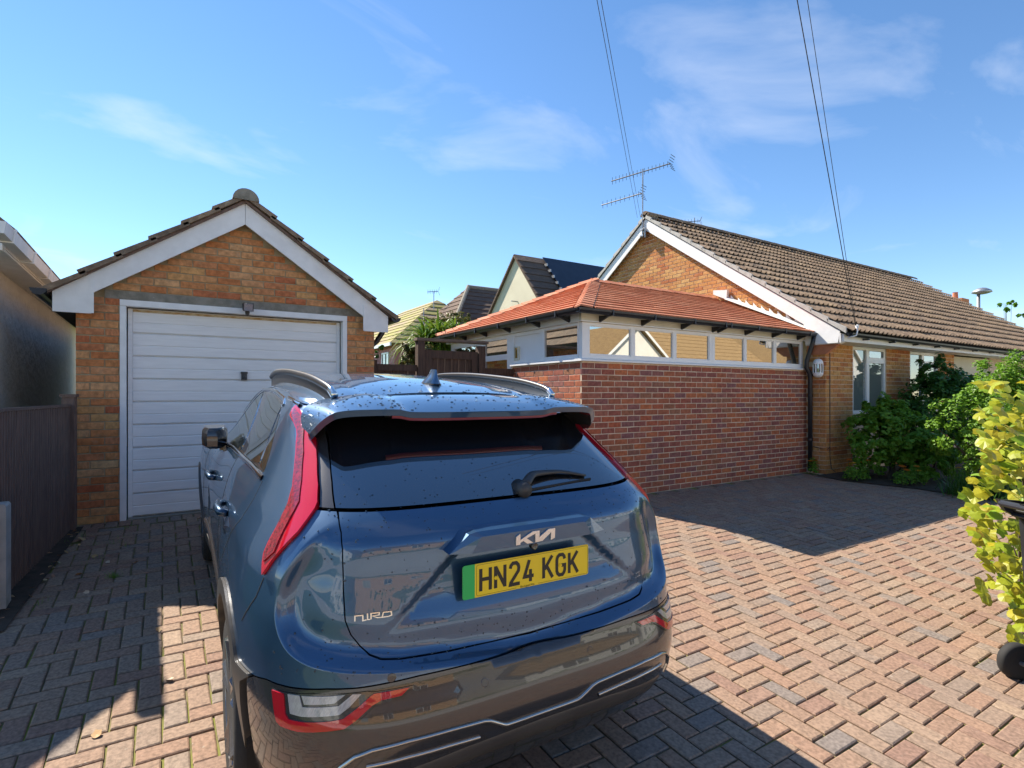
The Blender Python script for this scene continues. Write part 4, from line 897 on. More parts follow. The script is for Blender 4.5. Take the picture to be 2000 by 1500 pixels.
for p in lv:
    o = bpy.data.objects.new('leaf', random.choice(lob)); col.objects.link(o); o.parent = yb; o.location = Vector(p) - org(yb)
    d = Vector((-.30 + random.gauss(0, .45), -.45 + random.gauss(0, .45), .8)).normalized(); o.rotation_mode = 'QUATERNION'
    o.rotation_quaternion = (d.to_track_quat('Z', 'Y').to_matrix() @ Matrix.Rotation(random.uniform(0, 6.28), 3, 'Z')).to_quaternion(); s_ = random.uniform(.065, .115); o.scale = (s_, s_, s_)
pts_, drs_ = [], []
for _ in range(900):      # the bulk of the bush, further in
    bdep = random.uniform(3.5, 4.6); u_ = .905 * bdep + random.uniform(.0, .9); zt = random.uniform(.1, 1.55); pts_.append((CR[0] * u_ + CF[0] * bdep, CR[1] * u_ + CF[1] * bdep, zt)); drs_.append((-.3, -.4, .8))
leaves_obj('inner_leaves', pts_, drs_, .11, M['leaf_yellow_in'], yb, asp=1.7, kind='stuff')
# strap-leaved plant and hedge behind the gate
sp_ = thing('cordyline', 'spiky strap-leaved green plant rising behind the brown gate', 'plant', (4.5, 9.8, .33)); MB().tube([(4.5, 9.8, .3), (4.52, 9.8, 2.2)], [.09, .06], 8).build('trunk', M['bark'], sp_)
vs, fs, rn = [], [], []
for hx, hy_, hz in ((4.50, 9.80, 2.52), (4.85, 9.8, 2.46), (4.24, 9.8, 2.42)):
    for k in range(190):
        a = random.uniform(0, 6.28); el = random.uniform(-.25, 1.45); L = random.uniform(.55, .92); w_ = .024; n = 5; k0 = len(vs); side = Vector((-math.sin(a), math.cos(a), 0))
        for j in range(n + 1):
            t = j / n; e2 = el - t * t * .7; p = Vector((hx, hy_, hz)) + Vector((math.cos(a) * math.cos(e2), math.sin(a) * math.cos(e2), math.sin(e2))) * L * t; ww = w_ * (1 - t ** 2.5) + .001
            vs += [p - side * ww, p + side * ww]
        fs += [(k0 + 2 * j, k0 + 2 * j + 1, k0 + 2 * j + 3, k0 + 2 * j + 2) for j in range(n)]; rn += [random.random()] * (2 * n + 2)
me = mesh('crown', [v - org(sp_) for v in vs], fs); at = me.attributes.new('rnd', 'FLOAT', 'POINT'); at.data.foreach_set('value', rn); obj('crown', me, M['leaf_spiky'], sp_)
shrub('olive_shrub', 'olive brown feathery shrub just left of the spiky plant', (3.85, 9.3, .33), [(3.92, 9.2, 2.28, .26, .3, .22), (3.70, 9.3, 2.10, .20, .25, .34), (4.1, 9.3, 2.22, .22, .2, .2)], 2800, .07, M['leaf_hedge'], group='shrubs behind the gate')
shrub('olive_shrub', 'olive feathery shrub right of the spiky plant above the orange roof', (5.2, 11.5, .33), [(5.3, 11.4, 3.0, .45, .4, .40), (5.8, 11.3, 3.05, .4, .35, .35)], 3200, .07, M['leaf_hedge'], group='shrubs behind the gate')
shrub('climber', 'narrow dark climber growing up the pink house wall', (6.6, 20.3, .33), [(6.7, 20.5, 2.4, .22, .3, .55), (6.8, 20.0, 3.1, .15, .2, .4)], 900, .10, M['leaf_dark'], stems=4)
shrub('tall_sapling', 'thin leafy sapling tip showing above the bungalow roof by the street lamp', (38.5, 11, .3), [(38.6, 11.0, 6.3, .5, .4, .3), (39.2, 10.6, 5.7, .35, .3, .25), (38.9, 10.8, 5.0, .5, .4, .5)], 420, .22, M['leaf_mid'], stems=9)
# moss and weeds on the driveway, fallen leaves
wp = []
for _ in range(26):
    cx_, cy_ = random.choice([(-.62 + random.gauss(0, .06), random.uniform(4.6, 6.4)), (-.45 + random.gauss(0, .14), random.uniform(5.2, 6.3)), (-.3, 5.0)]); wp += [(cx_ + random.gauss(0, .02), cy_ + random.gauss(0, .02), gz(cy_) - .01) for _ in range(14)]
ow = blades('weeds', wp, .06, M['leaf_mid'], None, .6); tag(ow, 'small green weeds in the paving by the fence', 'weeds', kind='stuff')
M['dead_leaf'] = mat('dead_leaf', None, ramp=[(.42, .25, .10), (.50, .36, .20), (.30, .13, .06), (.55, .45, .32)], src='obj', rough=.7, scale=30, var=.2)
lm = mesh('fallen_leaf', [(x * .8, y, .10 + .25 * x * x - .15 * y * y) for x, y in LOBE] + [(0, 0, .0)], [(14, i, (i + 1) % 14) for i in range(14)]); lm.materials.append(M['dead_leaf'])
spots = [(-.02, 3.92), (.03, 3.30), (-.24, 2.98), (-.46, 5.55), (-.36, 5.35), (-.30, 5.72), (-.52, 5.15), (-.18, 5.25), (-.44, 4.75)] + [(-.72 + random.gauss(0, .06) + (y_ - 5.4) * .1, y_) for y_ in np.random.uniform(4.5, 6.4, 34)]
for i, (x, y) in enumerate(spots):
    o = bpy.data.objects.new('fallen_leaf', lm); col.objects.link(o); s_ = random.uniform(.03, .055); o.scale = (s_, s_, s_ * .8); o.location = (x, y, gz(y) + .006); o.rotation_euler = (random.gauss(0, .35), random.gauss(0, .35), random.uniform(0, 6.28))
    lab = {0: 'brown curled leaf on the sunlit paving at the edge of the garage shadow', 1: 'pale dry leaf on the sunlit paving left of the rear wheel', 2: 'pale dry leaf on the sunlit paving near the fence shadow'}.get(i, 'dry brown leaf fallen along the foot of the brown fence')
    tag(o, lab, 'leaf', 'fallen leaves')

# ------------------------------------------------------------------ wheelie bin at the right edge
bn = thing('wheelie_bin', 'black wheeled bin at the right edge in front of the yellow shrub', 'bin', (4.15, .80, gz(.85)))
bd = Vector((.845, -.535, 0)); bs = Vector((.535, .845, 0)); bo_ = Vector((3.905, .925, gz(.95)))     # depth axis runs away from handle side
def bp_(d, s_, z): return bo_ + bd * d + bs * s_ + Vector((0, 0, z))
m = MB(); secs = [(.06, .42, .20, .10), (.04, .50, .25, .92), (.03, .52, .27, .95), (.03, .52, .27, 1.0)]
m.grid([[bp_(a, -s_, z), bp_(b, -s_, z), bp_(b, s_, z), bp_(a, s_, z), bp_(a, -s_, z)] for (a, b, s_, z) in secs]); m.add([bp_(secs[0][0], -.2, .10), bp_(secs[0][1], -.2, .10), bp_(secs[0][1], .2, .10), bp_(secs[0][0], .2, .10)], [(0, 1, 2, 3)]); m.build('bin_body', M['black'], bn)
m = MB(); m.grid([[bp_(.0, s_, 1.012 + .045 * (1 - (s_ / .28) ** 2)), bp_(.25, s_, 1.03 + .05 * (1 - (s_ / .28) ** 2)), bp_(.55, s_, 1.005 + .02 * (1 - (s_ / .28) ** 2)), bp_(.56, s_, .985)] for s_ in (-.285, -.2, -.1, 0, .1, .2, .285)]); m.build('lid', M['black'], bn, smooth=True)
m = MB(); m.tube([bp_(-.085, -.22, 1.0), bp_(-.085, .22, 1.0)], .018, 10)
for s_ in (-.23, -.08, .08, .23):
    q = [bp_(-.10, s_ - .012, 1.02), bp_(.03, s_ - .012, 1.01), bp_(.04, s_ - .012, .90), bp_(-.06, s_ - .012, .955)]; m.add(q + [v + bs * .024 for v in q], [(0, 1, 2, 3), (7, 6, 5, 4), (0, 4, 5, 1), (1, 5, 6, 2), (2, 6, 7, 3), (3, 7, 4, 0)])
for z in (.935, .965): m.tube([bp_(-.02, -.22, z), bp_(-.02, .22, z)], .010, 6)
m.build('handle', M['black'], bn)
for s_ in (-.255, .255):
    mt = Matrix((bs, bd, (0, 0, 1))).transposed(); c_ = bp_(.035, s_, .102)
    w_o = MB().lathe([(.066, -.026), (.088, -.028), (.100, -.018), (.102, 0), (.100, .018), (.088, .028), (.066, .026)], c_, 'x', 28, mt).build('wheel', M['matte_black'], bn, smooth=True)
    r_ = MB(); r_.lathe([(.026, -.024), (.026, .024)], c_, 'x', 12, mt)
    for k in range(10):
        a = 6.283 * k / 10; e1 = bd * math.cos(a) + Vector((0, 0, 1)) * math.sin(a); r_.tube([c_ + e1 * .02, c_ + e1 * .068], .007, 5)
    r_.build('rim', M['black'], w_o)
MB().tube([bp_(.035, -.25, .102), bp_(.035, .25, .102)], .012, 8).build('axle', M['steel'], bn)

# ------------------------------------------------------------------ houses across the road (seen mirrored in the windows and the car)
def street_house(name, label, x0, x1, y0, y1, ze, zr, wallm, roofm, axis, gz0=-.35):
    t = thing(name, label, 'house', ((x0 + x1) / 2, (y0 + y1) / 2, gz0))
    if axis == 'y':
        xm = (x0 + x1) / 2; MB().prism([(x0, gz0), (x1, gz0), (x1, ze), (xm, zr - .12), (x0, ze)], 'y', y0, y1).build('wall', wallm, t)
        m = MB(); m.prism([(x0 - .3, ze - .25), (xm, zr), (x1 + .3, ze - .25), (x1 + .3, ze - .15), (xm, zr + .12), (x0 - .3, ze - .15)], 'y', y0 - .2, y1 + .25); r = m.build('roof', roofm, t)
        m = MB(); m.prism([(x0 - .3, ze - .3), (xm, zr - .05), (x1 + .3, ze - .3), (x1 + .3, ze - .14), (xm, zr + .13), (x0 - .3, ze - .14)], 'y', y1 + .252, y1 + .28); m.build('bargeboard', M['white'], t)
        for cx_ in (x0 + (x1 - x0) * .27, x0 + (x1 - x0) * .73): win(t, cx_, gz0 + 1.75, .7, .65, y1, 'y', 1)
    else:
        ym = (y0 + y1) / 2; MB().prism([(y0, gz0), (y1, gz0), (y1, ze), (ym, zr - .12), (y0, ze)], 'x', x0, x1).build('wall', wallm, t)
        m = MB(); m.prism([(y0 - .3, ze - .25), (ym, zr), (y1 + .3, ze - .25), (y1 + .3, ze - .15), (ym, zr + .12), (y0 - .3, ze - .15)], 'x', x0 - .2, x1 + .2); r = m.build('roof', roofm, t)
        courses_on([(x0 - .2, y1 + .3, ze - .15), (x1 + .2, y1 + .3, ze - .15), (x1 + .2, ym, zr + .12), (x0 - .2, ym, zr + .12)], 12, r, roofm)
        for k in range(3): win(t, x0 + (x1 - x0) * (.2 + .3 * k), gz0 + 1.75, .65, .6, y1, 'y', 1)
    return t
street_house('street_house', 'tan roofed bungalow mirrored in the left sunroom pane', 8.5, 18.2, -22, -13, 2.35, 6.2, M['white_wall'], M['tan_tile'], 'x')
street_house('street_house', 'white gabled house mirrored in the second sunroom pane', 19.2, 26.4, -24, -12.2, 2.6, 5.5, M['white_wall'], M['tan_tile'], 'y')
street_house('street_house', 'long tan roofed bungalow mirrored in the middle sunroom panes', 27.6, 38.5, -23, -13.4, 2.9, 6.3, M['white_wall'], M['tan_tile'], 'x')
street_house('street_house', 'white gabled house mirrored in the right sunroom panes', 40, 48, -24, -12.5, 3.1, 6.6, M['white_wall'], M['tan_tile'], 'y')
street_house('street_house', 'brick bungalow opposite the garage mirrored in the car tailgate', -7, 5.5, -22, -13, 2.35, 5.6, M['garage_brick_obj'], M['far_brown'], 'x')
street_house('street_house', 'white gabled house opposite mirrored in the left rear quarter of the car', -19, -10.5, -23, -12.5, 2.5, 5.8, M['white_wall'], M['far_brown'], 'y')
hx = [(x, -11.4, .0, 1.3, .35, .35) for x in np.arange(-18, 44, 2.1)]
t = thing('street_hedge', 'low clipped green hedge across the road mirrored in the car', 'hedge', (12, -11.2, -.35)); p, d = crown_pts(hx, 6000); leaves_obj('crown', p, d, .2, M['leaf_mid'], t)
# ------------------------------------------------------------------ the parked car: one lofted skin cut into panels
def pchip(xs,ys):
    n=len(xs);h=[xs[i+1]-xs[i] for i in range(n-1)];dl=[(ys[i+1]-ys[i])/h[i] for i in range(n-1)]
    m=[dl[0]]+[0.0]*(n-2)+[dl[-1]]
    for i in range(1,n-1):
        if dl[i-1]*dl[i]>0:
            a=2*h[i]+h[i-1];b=h[i]+2*h[i-1];m[i]=(a+b)/(a/dl[i-1]+b/dl[i])
    def f(x):
        if x<=xs[0]: return ys[0]
        if x>=xs[-1]: return ys[-1]
        i=0
        while x>xs[i+1]: i+=1
        t=(x-xs[i])/h[i];u=1-t
        return (1+2*t)*u*u*ys[i]+t*u*u*h[i]*m[i]+t*t*(3-2*t)*ys[i+1]-t*t*u*h[i]*m[i+1]
    return f
def smooth(a,b,x):
    t=min(max((x-a)/(b-a),0.0),1.0); return t*t*(3-2*t)
CYA,CYF,CK,CN=1.05,3.15,.03,4.7
CQF=90+(CYF-CYA)/CK
car_w=pchip([.18,.26,.36,.45,.55,.65,.75,.85,.95,1.03,1.10,1.18,1.26,1.36,1.45,1.52],[.80,.84,.862,.872,.880,.884,.884,.878,.862,.846,.825,.785,.745,.700,.655,.605])
car_r=pchip([.18,.26,.36,.45,.53,.60,.66,.70,.80,.90,1.00,1.08,1.13,1.18,1.24,1.30,1.40,1.46,1.52],[.10,.00,-.08,-.125,-.137,-.127,-.104,-.09,-.075,-.06,-.04,-.005,.05,.118,.210,.312,.487,.592,.70])
car_f=pchip([.18,.30,.45,.60,.75,.85,.95,1.05],[.85,.98,1.06,1.08,1.05,1.0,.92,.80])
CREASE = [(0, .683), (9, .700), (17.6, .718), (25.5, .736), (31.5, .752), (36.0, .770), (39.2, .803), (41.2, .860), (41.7, .931), (40.7, 1.01), (38.4, 1.09), (36.2, 1.135), (33.0, 1.165)]
def catmull(P_, n=10):
    P_ = [np.array(p, float) for p in P_]; P_ = [np.array([-P_[1][0], P_[1][1]])] + P_ + [2 * P_[-1] - P_[-2]]; out = []
    for i in range(1, len(P_) - 2):
        p0, p1, p2, p3 = P_[i - 1:i + 3]
        for k in range(n):
            t = k / n; out.append(.5 * (2 * p1 + (p2 - p0) * t + (2 * p0 - 5 * p1 + 4 * p2 - p3) * t * t + (3 * p1 - p0 - 3 * p2 + p3) * t ** 3))
    return out + [P_[-2]]
CRV = catmull(CREASE); CQM = .0165
def crease_grid():
    q = np.arange(0, 46.01, .15); z = np.arange(.64, 1.24, .003); Q, Z = np.meshgrid(q, z, indexing='ij'); best = np.full(Q.shape, 9.0)
    C_ = np.array([(p[0] * CQM, p[1]) for p in [(-CRV[1][0], CRV[1][1])] + [tuple(p) for p in CRV]])
    for i in range(len(C_) - 1):
        a_, b_ = C_[i], C_[i + 1]; d_ = b_ - a_; L2 = d_.dot(d_) + 1e-12
        t = np.clip(((Q * CQM - a_[0]) * d_[0] + (Z - a_[1]) * d_[1]) / L2, 0, 1); best = np.minimum(best, np.hypot(Q * CQM - a_[0] - t * d_[0], Z - a_[1] - t * d_[1]))
    poly = np.array([(-.1, .683)] + [tuple(p) for p in CRV] + [(33, 1.5), (-.1, 1.5)]); x, y = poly[:, 0], poly[:, 1]; xj, yj = np.roll(x, 1), np.roll(y, 1); ins = np.zeros(Q.shape, bool)
    for i in range(len(x)):
        if y[i] != yj[i]: ins ^= ((y[i] > Z) != (yj[i] > Z)) & (Q < (xj[i] - x[i]) * (Z - y[i]) / (yj[i] - y[i]) + x[i])
    return np.where(ins, best, -best)
CGRID = crease_grid().tolist()
dish_p=pchip([0,.008,.020,.034,.055,.12,.20,.40],[0,.010,.032,.047,.052,.048,.050,.050])
def dish(a,z):
    if a>=45.7 or z<.645 or z>1.2: return 0.0
    u=a/.15; i=int(u); u-=i; v=(z-.64)/.003; j=int(v); v-=j
    d=(CGRID[i][j]*(1-v)+CGRID[i][j+1]*v)*(1-u)+(CGRID[i+1][j]*(1-v)+CGRID[i+1][j+1]*v)*u
    if d<=0: return 0.0
    return dish_p(min(d,.4))*(1-smooth(.98,1.17,z))
def S(q,z,withdish=True):
    s=1 if q>=0 else -1; a=abs(q)
    if a<=90:
        w=car_w(z)+.018*(1-smooth(.98,1.12,z)); d=CYA-car_r(z)
        if withdish:
            i=dish(a,z); w-=i*.8; d-=i
        r=math.radians(a);sx,cx=math.sin(r),abs(math.cos(r))
        k=((sx/w)**CN+(cx/d)**CN)**(-1/CN)
        return (-s*k*sx,CYA-k*cx,z)
    lo=1-smooth(.98,1.12,z)
    if a<=CQF:
        y=CYA+(a-90)*CK
        fl=.018*(1-smooth(CYA,CYA+.5,y))+.03*smooth(2.55,3.15,y)
        tp=.085*(max(y-1.3,0)/1.3)**1.6*smooth(.95,1.15,z)
        return (-s*(car_w(z)*(1-tp)+fl*lo),y,z)
    tp=.085*((CYF-1.3)/1.3)**1.6*smooth(.95,1.15,z)
    w=car_w(z)*(1-tp)+.03*lo; d=car_f(z)
    r=math.radians(a-CQF);sx,cx=abs(math.cos(r)),abs(math.sin(r))
    k=((sx/w)**3.2+(cx/d)**3.2)**(-1/3.2)
    return (-s*k*sx,CYF+k*cx,z)
car = thing('parked_car', 'dark metallic blue hatchback car parked facing the white garage door', 'car', (1.089, 1.689, -.017))
car.rotation_euler = (math.atan(GS), 0, R(31) - YAW); ORG[car.name] = Vector((0, 0, 0))
def paint(name, c, rough, coat=1.0, metal=.55, flake=True):
    m, t, b = newmat(name); L = t.links.new
    tcn = N('ShaderNodeTexCoord', t); nz = N('ShaderNodeTexNoise', t); nz.inputs['Scale'].default_value = 900; nz.inputs['Detail'].default_value = 1; L(tcn.outputs['Object'], nz.inputs['Vector'])
    mi = N('ShaderNodeMixRGB', t); mi.inputs[1].default_value = c4(tuple(x * .82 for x in c)); mi.inputs[2].default_value = c4(tuple(x * 1.25 for x in c)); L(nz.outputs[0], mi.inputs[0]); L(mi.outputs[0], b.inputs['Base Color'])
    b.inputs['Metallic'].default_value = metal; b.inputs['Roughness'].default_value = rough; b.inputs['Coat Weight'].default_value = coat; b.inputs['Coat Roughness'].default_value = .015; b.inputs['Coat IOR'].default_value = 1.6
    return m
CM = dict(blue=paint('car_blue_paint', (.034, .092, .185), .32), gloss=paint('car_gloss_black', (.035, .034, .036), .22, .8, .1), grey=mat('car_grey_cladding', (.07, .066, .06), (.055, .05, .046), rough=.36),
          chrome=mat('car_chrome', (.75, .75, .74), (.66, .66, .65), rough=.10, metal=1), silver=mat('car_satin_silver', (.56, .52, .46), (.50, .46, .41), rough=.22, metal=.9), tyre=mat('tyre_rubber', (.018, .018, .018), (.026, .025, .024), rough=.85, bump=.3, bscale=60),
          glass=glassmat('car_privacy_glass', (.006, .007, .010), .16, (.95, .97, 1)), sideglass=glassmat('car_side_glass', (.02, .024, .022), .24, (.97, 1, .98)), red=paint('lamp_red', (.52, .006, .020), .10, 1.0, 0), dred=mat('lamp_led_strip', (.14, .010, .014), (.34, .014, .025), rough=.18, scale=90, detail=2, coat=1),
          clear=mat('lamp_clear', (.50, .48, .45), (.36, .34, .32), rough=.12, scale=60, stretch=(1, 9, 1), coat=1), plate=mat('plate_yellow', (.86, .62, .012), (.84, .60, .012), rough=.35), green=mat('plate_green', (.01, .46, .10), (.01, .44, .10), rough=.35), ink=mat('plate_black', (.012, .012, .012), rough=.45),
          emblem=mat('emblem_silver', (.82, .79, .74), (.76, .74, .70), rough=.2, metal=.6), dark=mat('car_inner_black', (.008, .008, .008), rough=.7), alloy=mat('alloy_wheel', (.33, .33, .34), (.24, .24, .25), rough=.25, metal=.8), brake=paint('high_brake_lamp_red', (.26, .05, .06), .2, .6, 0), rail=mat('rail_black', (.030, .026, .024), (.04, .035, .03), rough=.32))
def snormal(q, z, wd=True):
    e, h = .22, .004
    a = Vector(S(q + e, z, wd)) - Vector(S(q - e, z, wd)); b = Vector(S(q, z + h, wd)) - Vector(S(q, z - h, wd)); n = b.cross(a)
    if n.length < 1e-9: return Vector((0, -1, 0))
    n.normalize(); p = S(q, z, wd); c_ = Vector((p[0], p[1] - min(max(p[1], CYA), CYF), 0))
    return n if n.dot(c_) > 0 else -n
QM = .0165
def pip(px, py, poly):
    x, y = poly[:, 0], poly[:, 1]; xj, yj = np.roll(x, 1), np.roll(y, 1); inside = np.zeros(len(px), bool)
    for i in range(len(x)):
        if y[i] == yj[i]: continue
        c_ = ((y[i] > py) != (yj[i] > py)) & (px < (xj[i] - x[i]) * (py - y[i]) / (yj[i] - y[i]) + x[i]); inside ^= c_
    return inside
def dens(loop, d=.022):
    out = []
    for i in range(len(loop)):
        a, b = np.array(loop[i], float), np.array(loop[(i + 1) % len(loop)], float); L = math.hypot((b[0] - a[0]) * QM, b[1] - a[1]); n = max(1, int(math.ceil(L / d)))
        for k in range(n): out.append(tuple(a + (b - a) * k / n))
    return out
def rnd_loop(loop, it=1, keep=()):
    """corner cutting so outlines read as curves"""
    for _ in range(it):
        out = []
        for i in range(len(loop)):
            p, q = np.array(loop[i]), np.array(loop[(i + 1) % len(loop)]); out += [tuple(p * .75 + q * .25), tuple(p * .25 + q * .75)]
        loop = out
    return loop
def mirror(loop): return [(-q, z) for q, z in reversed(loop)]
def patch_geo(outer, holes=(), step=.03, off=0.0, thick=.012, extra=(), d=.022, fn=None, cons=()):
    outer = dens(outer, d); holes = [dens(h, d) for h in holes]; pts, edges = [], []
    for L in [outer] + list(holes):
        k = len(pts); pts += L; edges += [(k + i, k + (i + 1) % len(L)) for i in range(len(L))]
    po = np.array(outer); nb = len(pts)
    for L in cons:
        k = len(pts); pts += [tuple(p) for p in L]; edges += [(k + i, k + i + 1) for i in range(len(L) - 1)]
    q0, q1, z0, z1 = po[:, 0].min(), po[:, 0].max(), po[:, 1].min(), po[:, 1].max()
    gq, gzz = np.meshgrid(np.arange(q0, q1, step / QM), np.arange(z0, z1, step)); gq = gq.astype(float); gq[1::2] += step / QM / 2; gq, gzz = gq.ravel(), gzz.ravel()
    if len(extra): ex = np.array(extra, float); gq = np.concatenate([gq, ex[:, 0]]); gzz = np.concatenate([gzz, ex[:, 1]])
    ok = pip(gq, gzz, po)
    for h in holes: ok &= ~pip(gq, gzz, np.array(h))
    bp = np.array(pts); keep = []
    for a, b in zip(gq[ok], gzz[ok]):
        if np.min(((bp[:, 0] - a) * QM) ** 2 + (bp[:, 1] - b) ** 2) > (min(step, d) * .33) ** 2: keep.append((a, b))
    pts += keep
    res = delaunay_2d_cdt([Vector((p[0] * QM, p[1])) for p in pts], edges, [], 0, 1e-6)
    vo, fo = res[0], res[2]; V2 = np.array([(v.x / QM, v.y) for v in vo]); cen = np.array([[V2[list(f), 0].mean(), V2[list(f), 1].mean()] for f in fo]); ins = pip(cen[:, 0], cen[:, 1], po)
    for h in holes: ins &= ~pip(cen[:, 0], cen[:, 1], np.array(h))
    faces = [tuple(f) for f, k in zip(fo, ins) if k]; used = sorted(set(i for f in faces for i in f)); mp_ = {u: i for i, u in enumerate(used)}; faces = [tuple(mp_[i] for i in f) for f in faces]
    uv = [tuple(V2[u]) for u in used]; vs, ns = [], []
    for q, z in uv:
        n = snormal(q, z); o_ = off + (fn(q, z) if fn else 0); vs.append(Vector(S(q, z)) + n * o_); ns.append(n)
    if fn:   # normals of the displaced skin
        dp_ = lambda q, z: Vector(S(q, z)) + snormal(q, z) * (off + fn(q, z))
        for i, (q, z) in enumerate(uv):
            a_ = dp_(q + .2, z) - dp_(q - .2, z); b_ = dp_(q, z + .004) - dp_(q, z - .004); n = b_.cross(a_).normalized(); ns[i] = n if n.dot(ns[i]) > 0 else -n
    cnt = {}
    for f in faces:
        for i in range(3):
            e = (f[i], f[(i + 1) % 3]); cnt[tuple(sorted(e))] = cnt.get(tuple(sorted(e)), 0) + 1
    be = [(f[i], f[(i + 1) % 3]) for f in faces for i in range(3) if cnt[tuple(sorted((f[i], f[(i + 1) % 3])))] == 1]
    return vs, faces, ns, be, uv, thick
def patch_obj(name, geos, matl, parent, both=True):
    V, Fc, NS = [], [], []; hasn = all(g[2] is not None for g in geos)
    for (vs, faces, ns, be, uv, thick) in geos:
        k = len(V); V += vs; nn = ns or [snormal(*u) for u in uv]; NS += nn
        # consistent outward winding
        f0 = faces[len(faces) // 2]; fnrm = (vs[f0[1]] - vs[f0[0]]).cross(vs[f0[2]] - vs[f0[0]]); flip = fnrm.dot(nn[f0[0]]) < 0
        for f in faces: Fc.append(tuple(k + i for i in (reversed(f) if flip else f)))
        if thick:
            ring = {}
            for a, b in be:
                for i in (a, b):
                    if i not in ring: ring[i] = (len(V), len(V) + 1); V.append(vs[i]); V.append(vs[i] - nn[i] * thick); NS += [None, None]
                fa_ = (ring[a][0], ring[b][0], ring[b][1], ring[a][1]); Fc.append(fa_ if not flip else tuple(reversed(fa_)))
    me = mesh(name, V, Fc, True)
    if True:
        cn = [tuple(n) if n is not None else (0, 0, 0) for n in NS]
        try: me.normals_split_custom_set_from_vertices([c_ if c_ != (0, 0, 0) else (0, 0, 0) for c_ in cn]) if hasn else None
        except Exception as e: print('normals', e)
    return obj(name, me, matl, parent)
# ---- outlines in skin coordinates (q: angle round the tail / along the flank, z: height)
LAMP = [(66.9, 1.4623), (67.8, 1.447), (66.6, 1.4214), (61.1, 1.399), (57.6, 1.379), (55.8, 1.3617), (52.0, 1.309), (49.1, 1.2593), (46.8, 1.215), (45.73, 1.1736), (45.46, 1.1453), (45.67, 1.1027), (46.24, 1.061), (46.4, 1.0335), (45.97, 1.0086), (45.26, .975), (44.36, 1.0013), (43.32, 1.034), (41.78, 1.074), (40.33, 1.1094), (39.59, 1.1422), (39.1, 1.171), (39.17, 1.187), (40.84, 1.231), (44.45, 1.2973), (48.4, 1.358), (51.16, 1.3775), (53.7, 1.3926), (55.7, 1.4142), (58.3, 1.43), (62.4, 1.4495)]
LED = [(65.6, 1.4484), (64.5, 1.4218), (57.4, 1.385), (55.0, 1.363), (51.3, 1.31), (46.25, 1.216), (45.25, 1.175), (45.1, 1.105), (45.8, 1.037), (45.35, 1.015), (43.5, 1.0487), (42.9, 1.158), (42.9, 1.182), (45.1, 1.2373), (49.2, 1.3134), (54.3, 1.383), (59.3, 1.4255)]
GATE_S = [(34.6, 1.1528), (33.6, 1.12), (32.9, 1.077), (32.6, 1.02), (32.3, .958), (31.7, .872), (30.8, .828), (29.4, .793), (28.0, .770), (26.2, .7575), (23.4, .750), (15.7, .738), (8, .730)]
GATE = [(0, .7255)] + list(reversed(GATE_S)) + [(35.3, 1.1735)]
gate_loop = GATE + mirror(GATE)[0:len(GATE) - 1]
def shrink(loop, a):
    """inset a loop by a metres in skin space"""
    P_ = np.array([(q * QM, z) for q, z in loop]); n = len(P_); area = sum(P_[i][0] * P_[(i + 1) % n][1] - P_[(i + 1) % n][0] * P_[i][1] for i in range(n)); sg = 1 if area > 0 else -1; out = []
    for i in range(n):
        e1 = P_[i] - P_[i - 1]; e2 = P_[(i + 1) % n] - P_[i]; e1 = e1 / (np.linalg.norm(e1) + 1e-9); e2 = e2 / (np.linalg.norm(e2) + 1e-9)
        n1 = np.array([-e1[1], e1[0]]) * sg; n2 = np.array([-e2[1], e2[0]]) * sg; m = n1 + n2; m = m / max(np.linalg.norm(m), .4); k = a / max(m.dot(n1), .45); out.append((float((P_[i][0] + m[0] * k) / QM), float(P_[i][1] + m[1] * k)))
    return out
def qy(y, z):
    if y >= CYF:
        lo, hi = CQF, CQF + 90
        for _ in range(40):
            mid = (lo + hi) / 2
            if S(mid, z)[1] < y: lo = mid
            else: hi = mid
        return (lo + hi) / 2
    if y >= CYA: return 90 + (y - CYA) / CK
    lo, hi = 5, 90
    for _ in range(40):
        mid = (lo + hi) / 2
        if S(mid, z)[1] < y: lo = mid
        else: hi = mid
    return (lo + hi) / 2
AX_R, AX_F, WZ, WR = .70, 3.42, .335, .335
def arch(cy, r, a0, a1, n=18):
    out = []
    for k in range(n + 1):
        a = R(a0 + (a1 - a0) * k / n); y, z = cy + math.cos(a) * r, WZ + math.sin(a) * r; out.append((qy(y, z), z))
    return out
SPLIT = [(0, .704), (6, .7045), (13.3, .7087), (20.6, .7118), (25.2, .7092), (28.8, .7068), (32.7, .7074), (37.4, .6992), (40.5, .6948), (42.4, .693), (45.5, .676)]
RC, RO = .462, .398
zc_ = .40
a_lo = math.degrees(math.asin((zc_ - WZ) / RC))
arch_r = arch(AX_R, RC, 180 - math.degrees(math.asin((.66 - WZ) / RC)), a_lo)        # rear to front over rear wheel
arch_f = arch(AX_F, RC, 180 - a_lo, math.degrees(math.asin((.50 - WZ) / RC)))
top_y = [(CYF + .9, .80), (CYF + .6, .90), (CYF + .2, .985), (3.05, 1.03), (2.9, 1.09), (2.6, 1.22), (2.3, 1.35), (2.05, 1.435), (1.8, 1.478), (1.5, 1.497), (1.2, 1.50), (1.0, 1.494), (.85, 1.482)]
BODY = SPLIT + arch_r + [(qy(y, zc_), zc_) for y in (1.3, 1.8, 2.3, 2.8)] + arch_f + [(CQF + 60, .42), (CQF + 89.5, .42), (CQF + 89.5, .78)] + [(qy(y, z), z) for y, z in top_y] + [(69.5, 1.474)] + LAMP[:17] + LAMP[17:22] + [(35.4, 1.1712)] + GATE_S[0:] + [(0, .7225)]
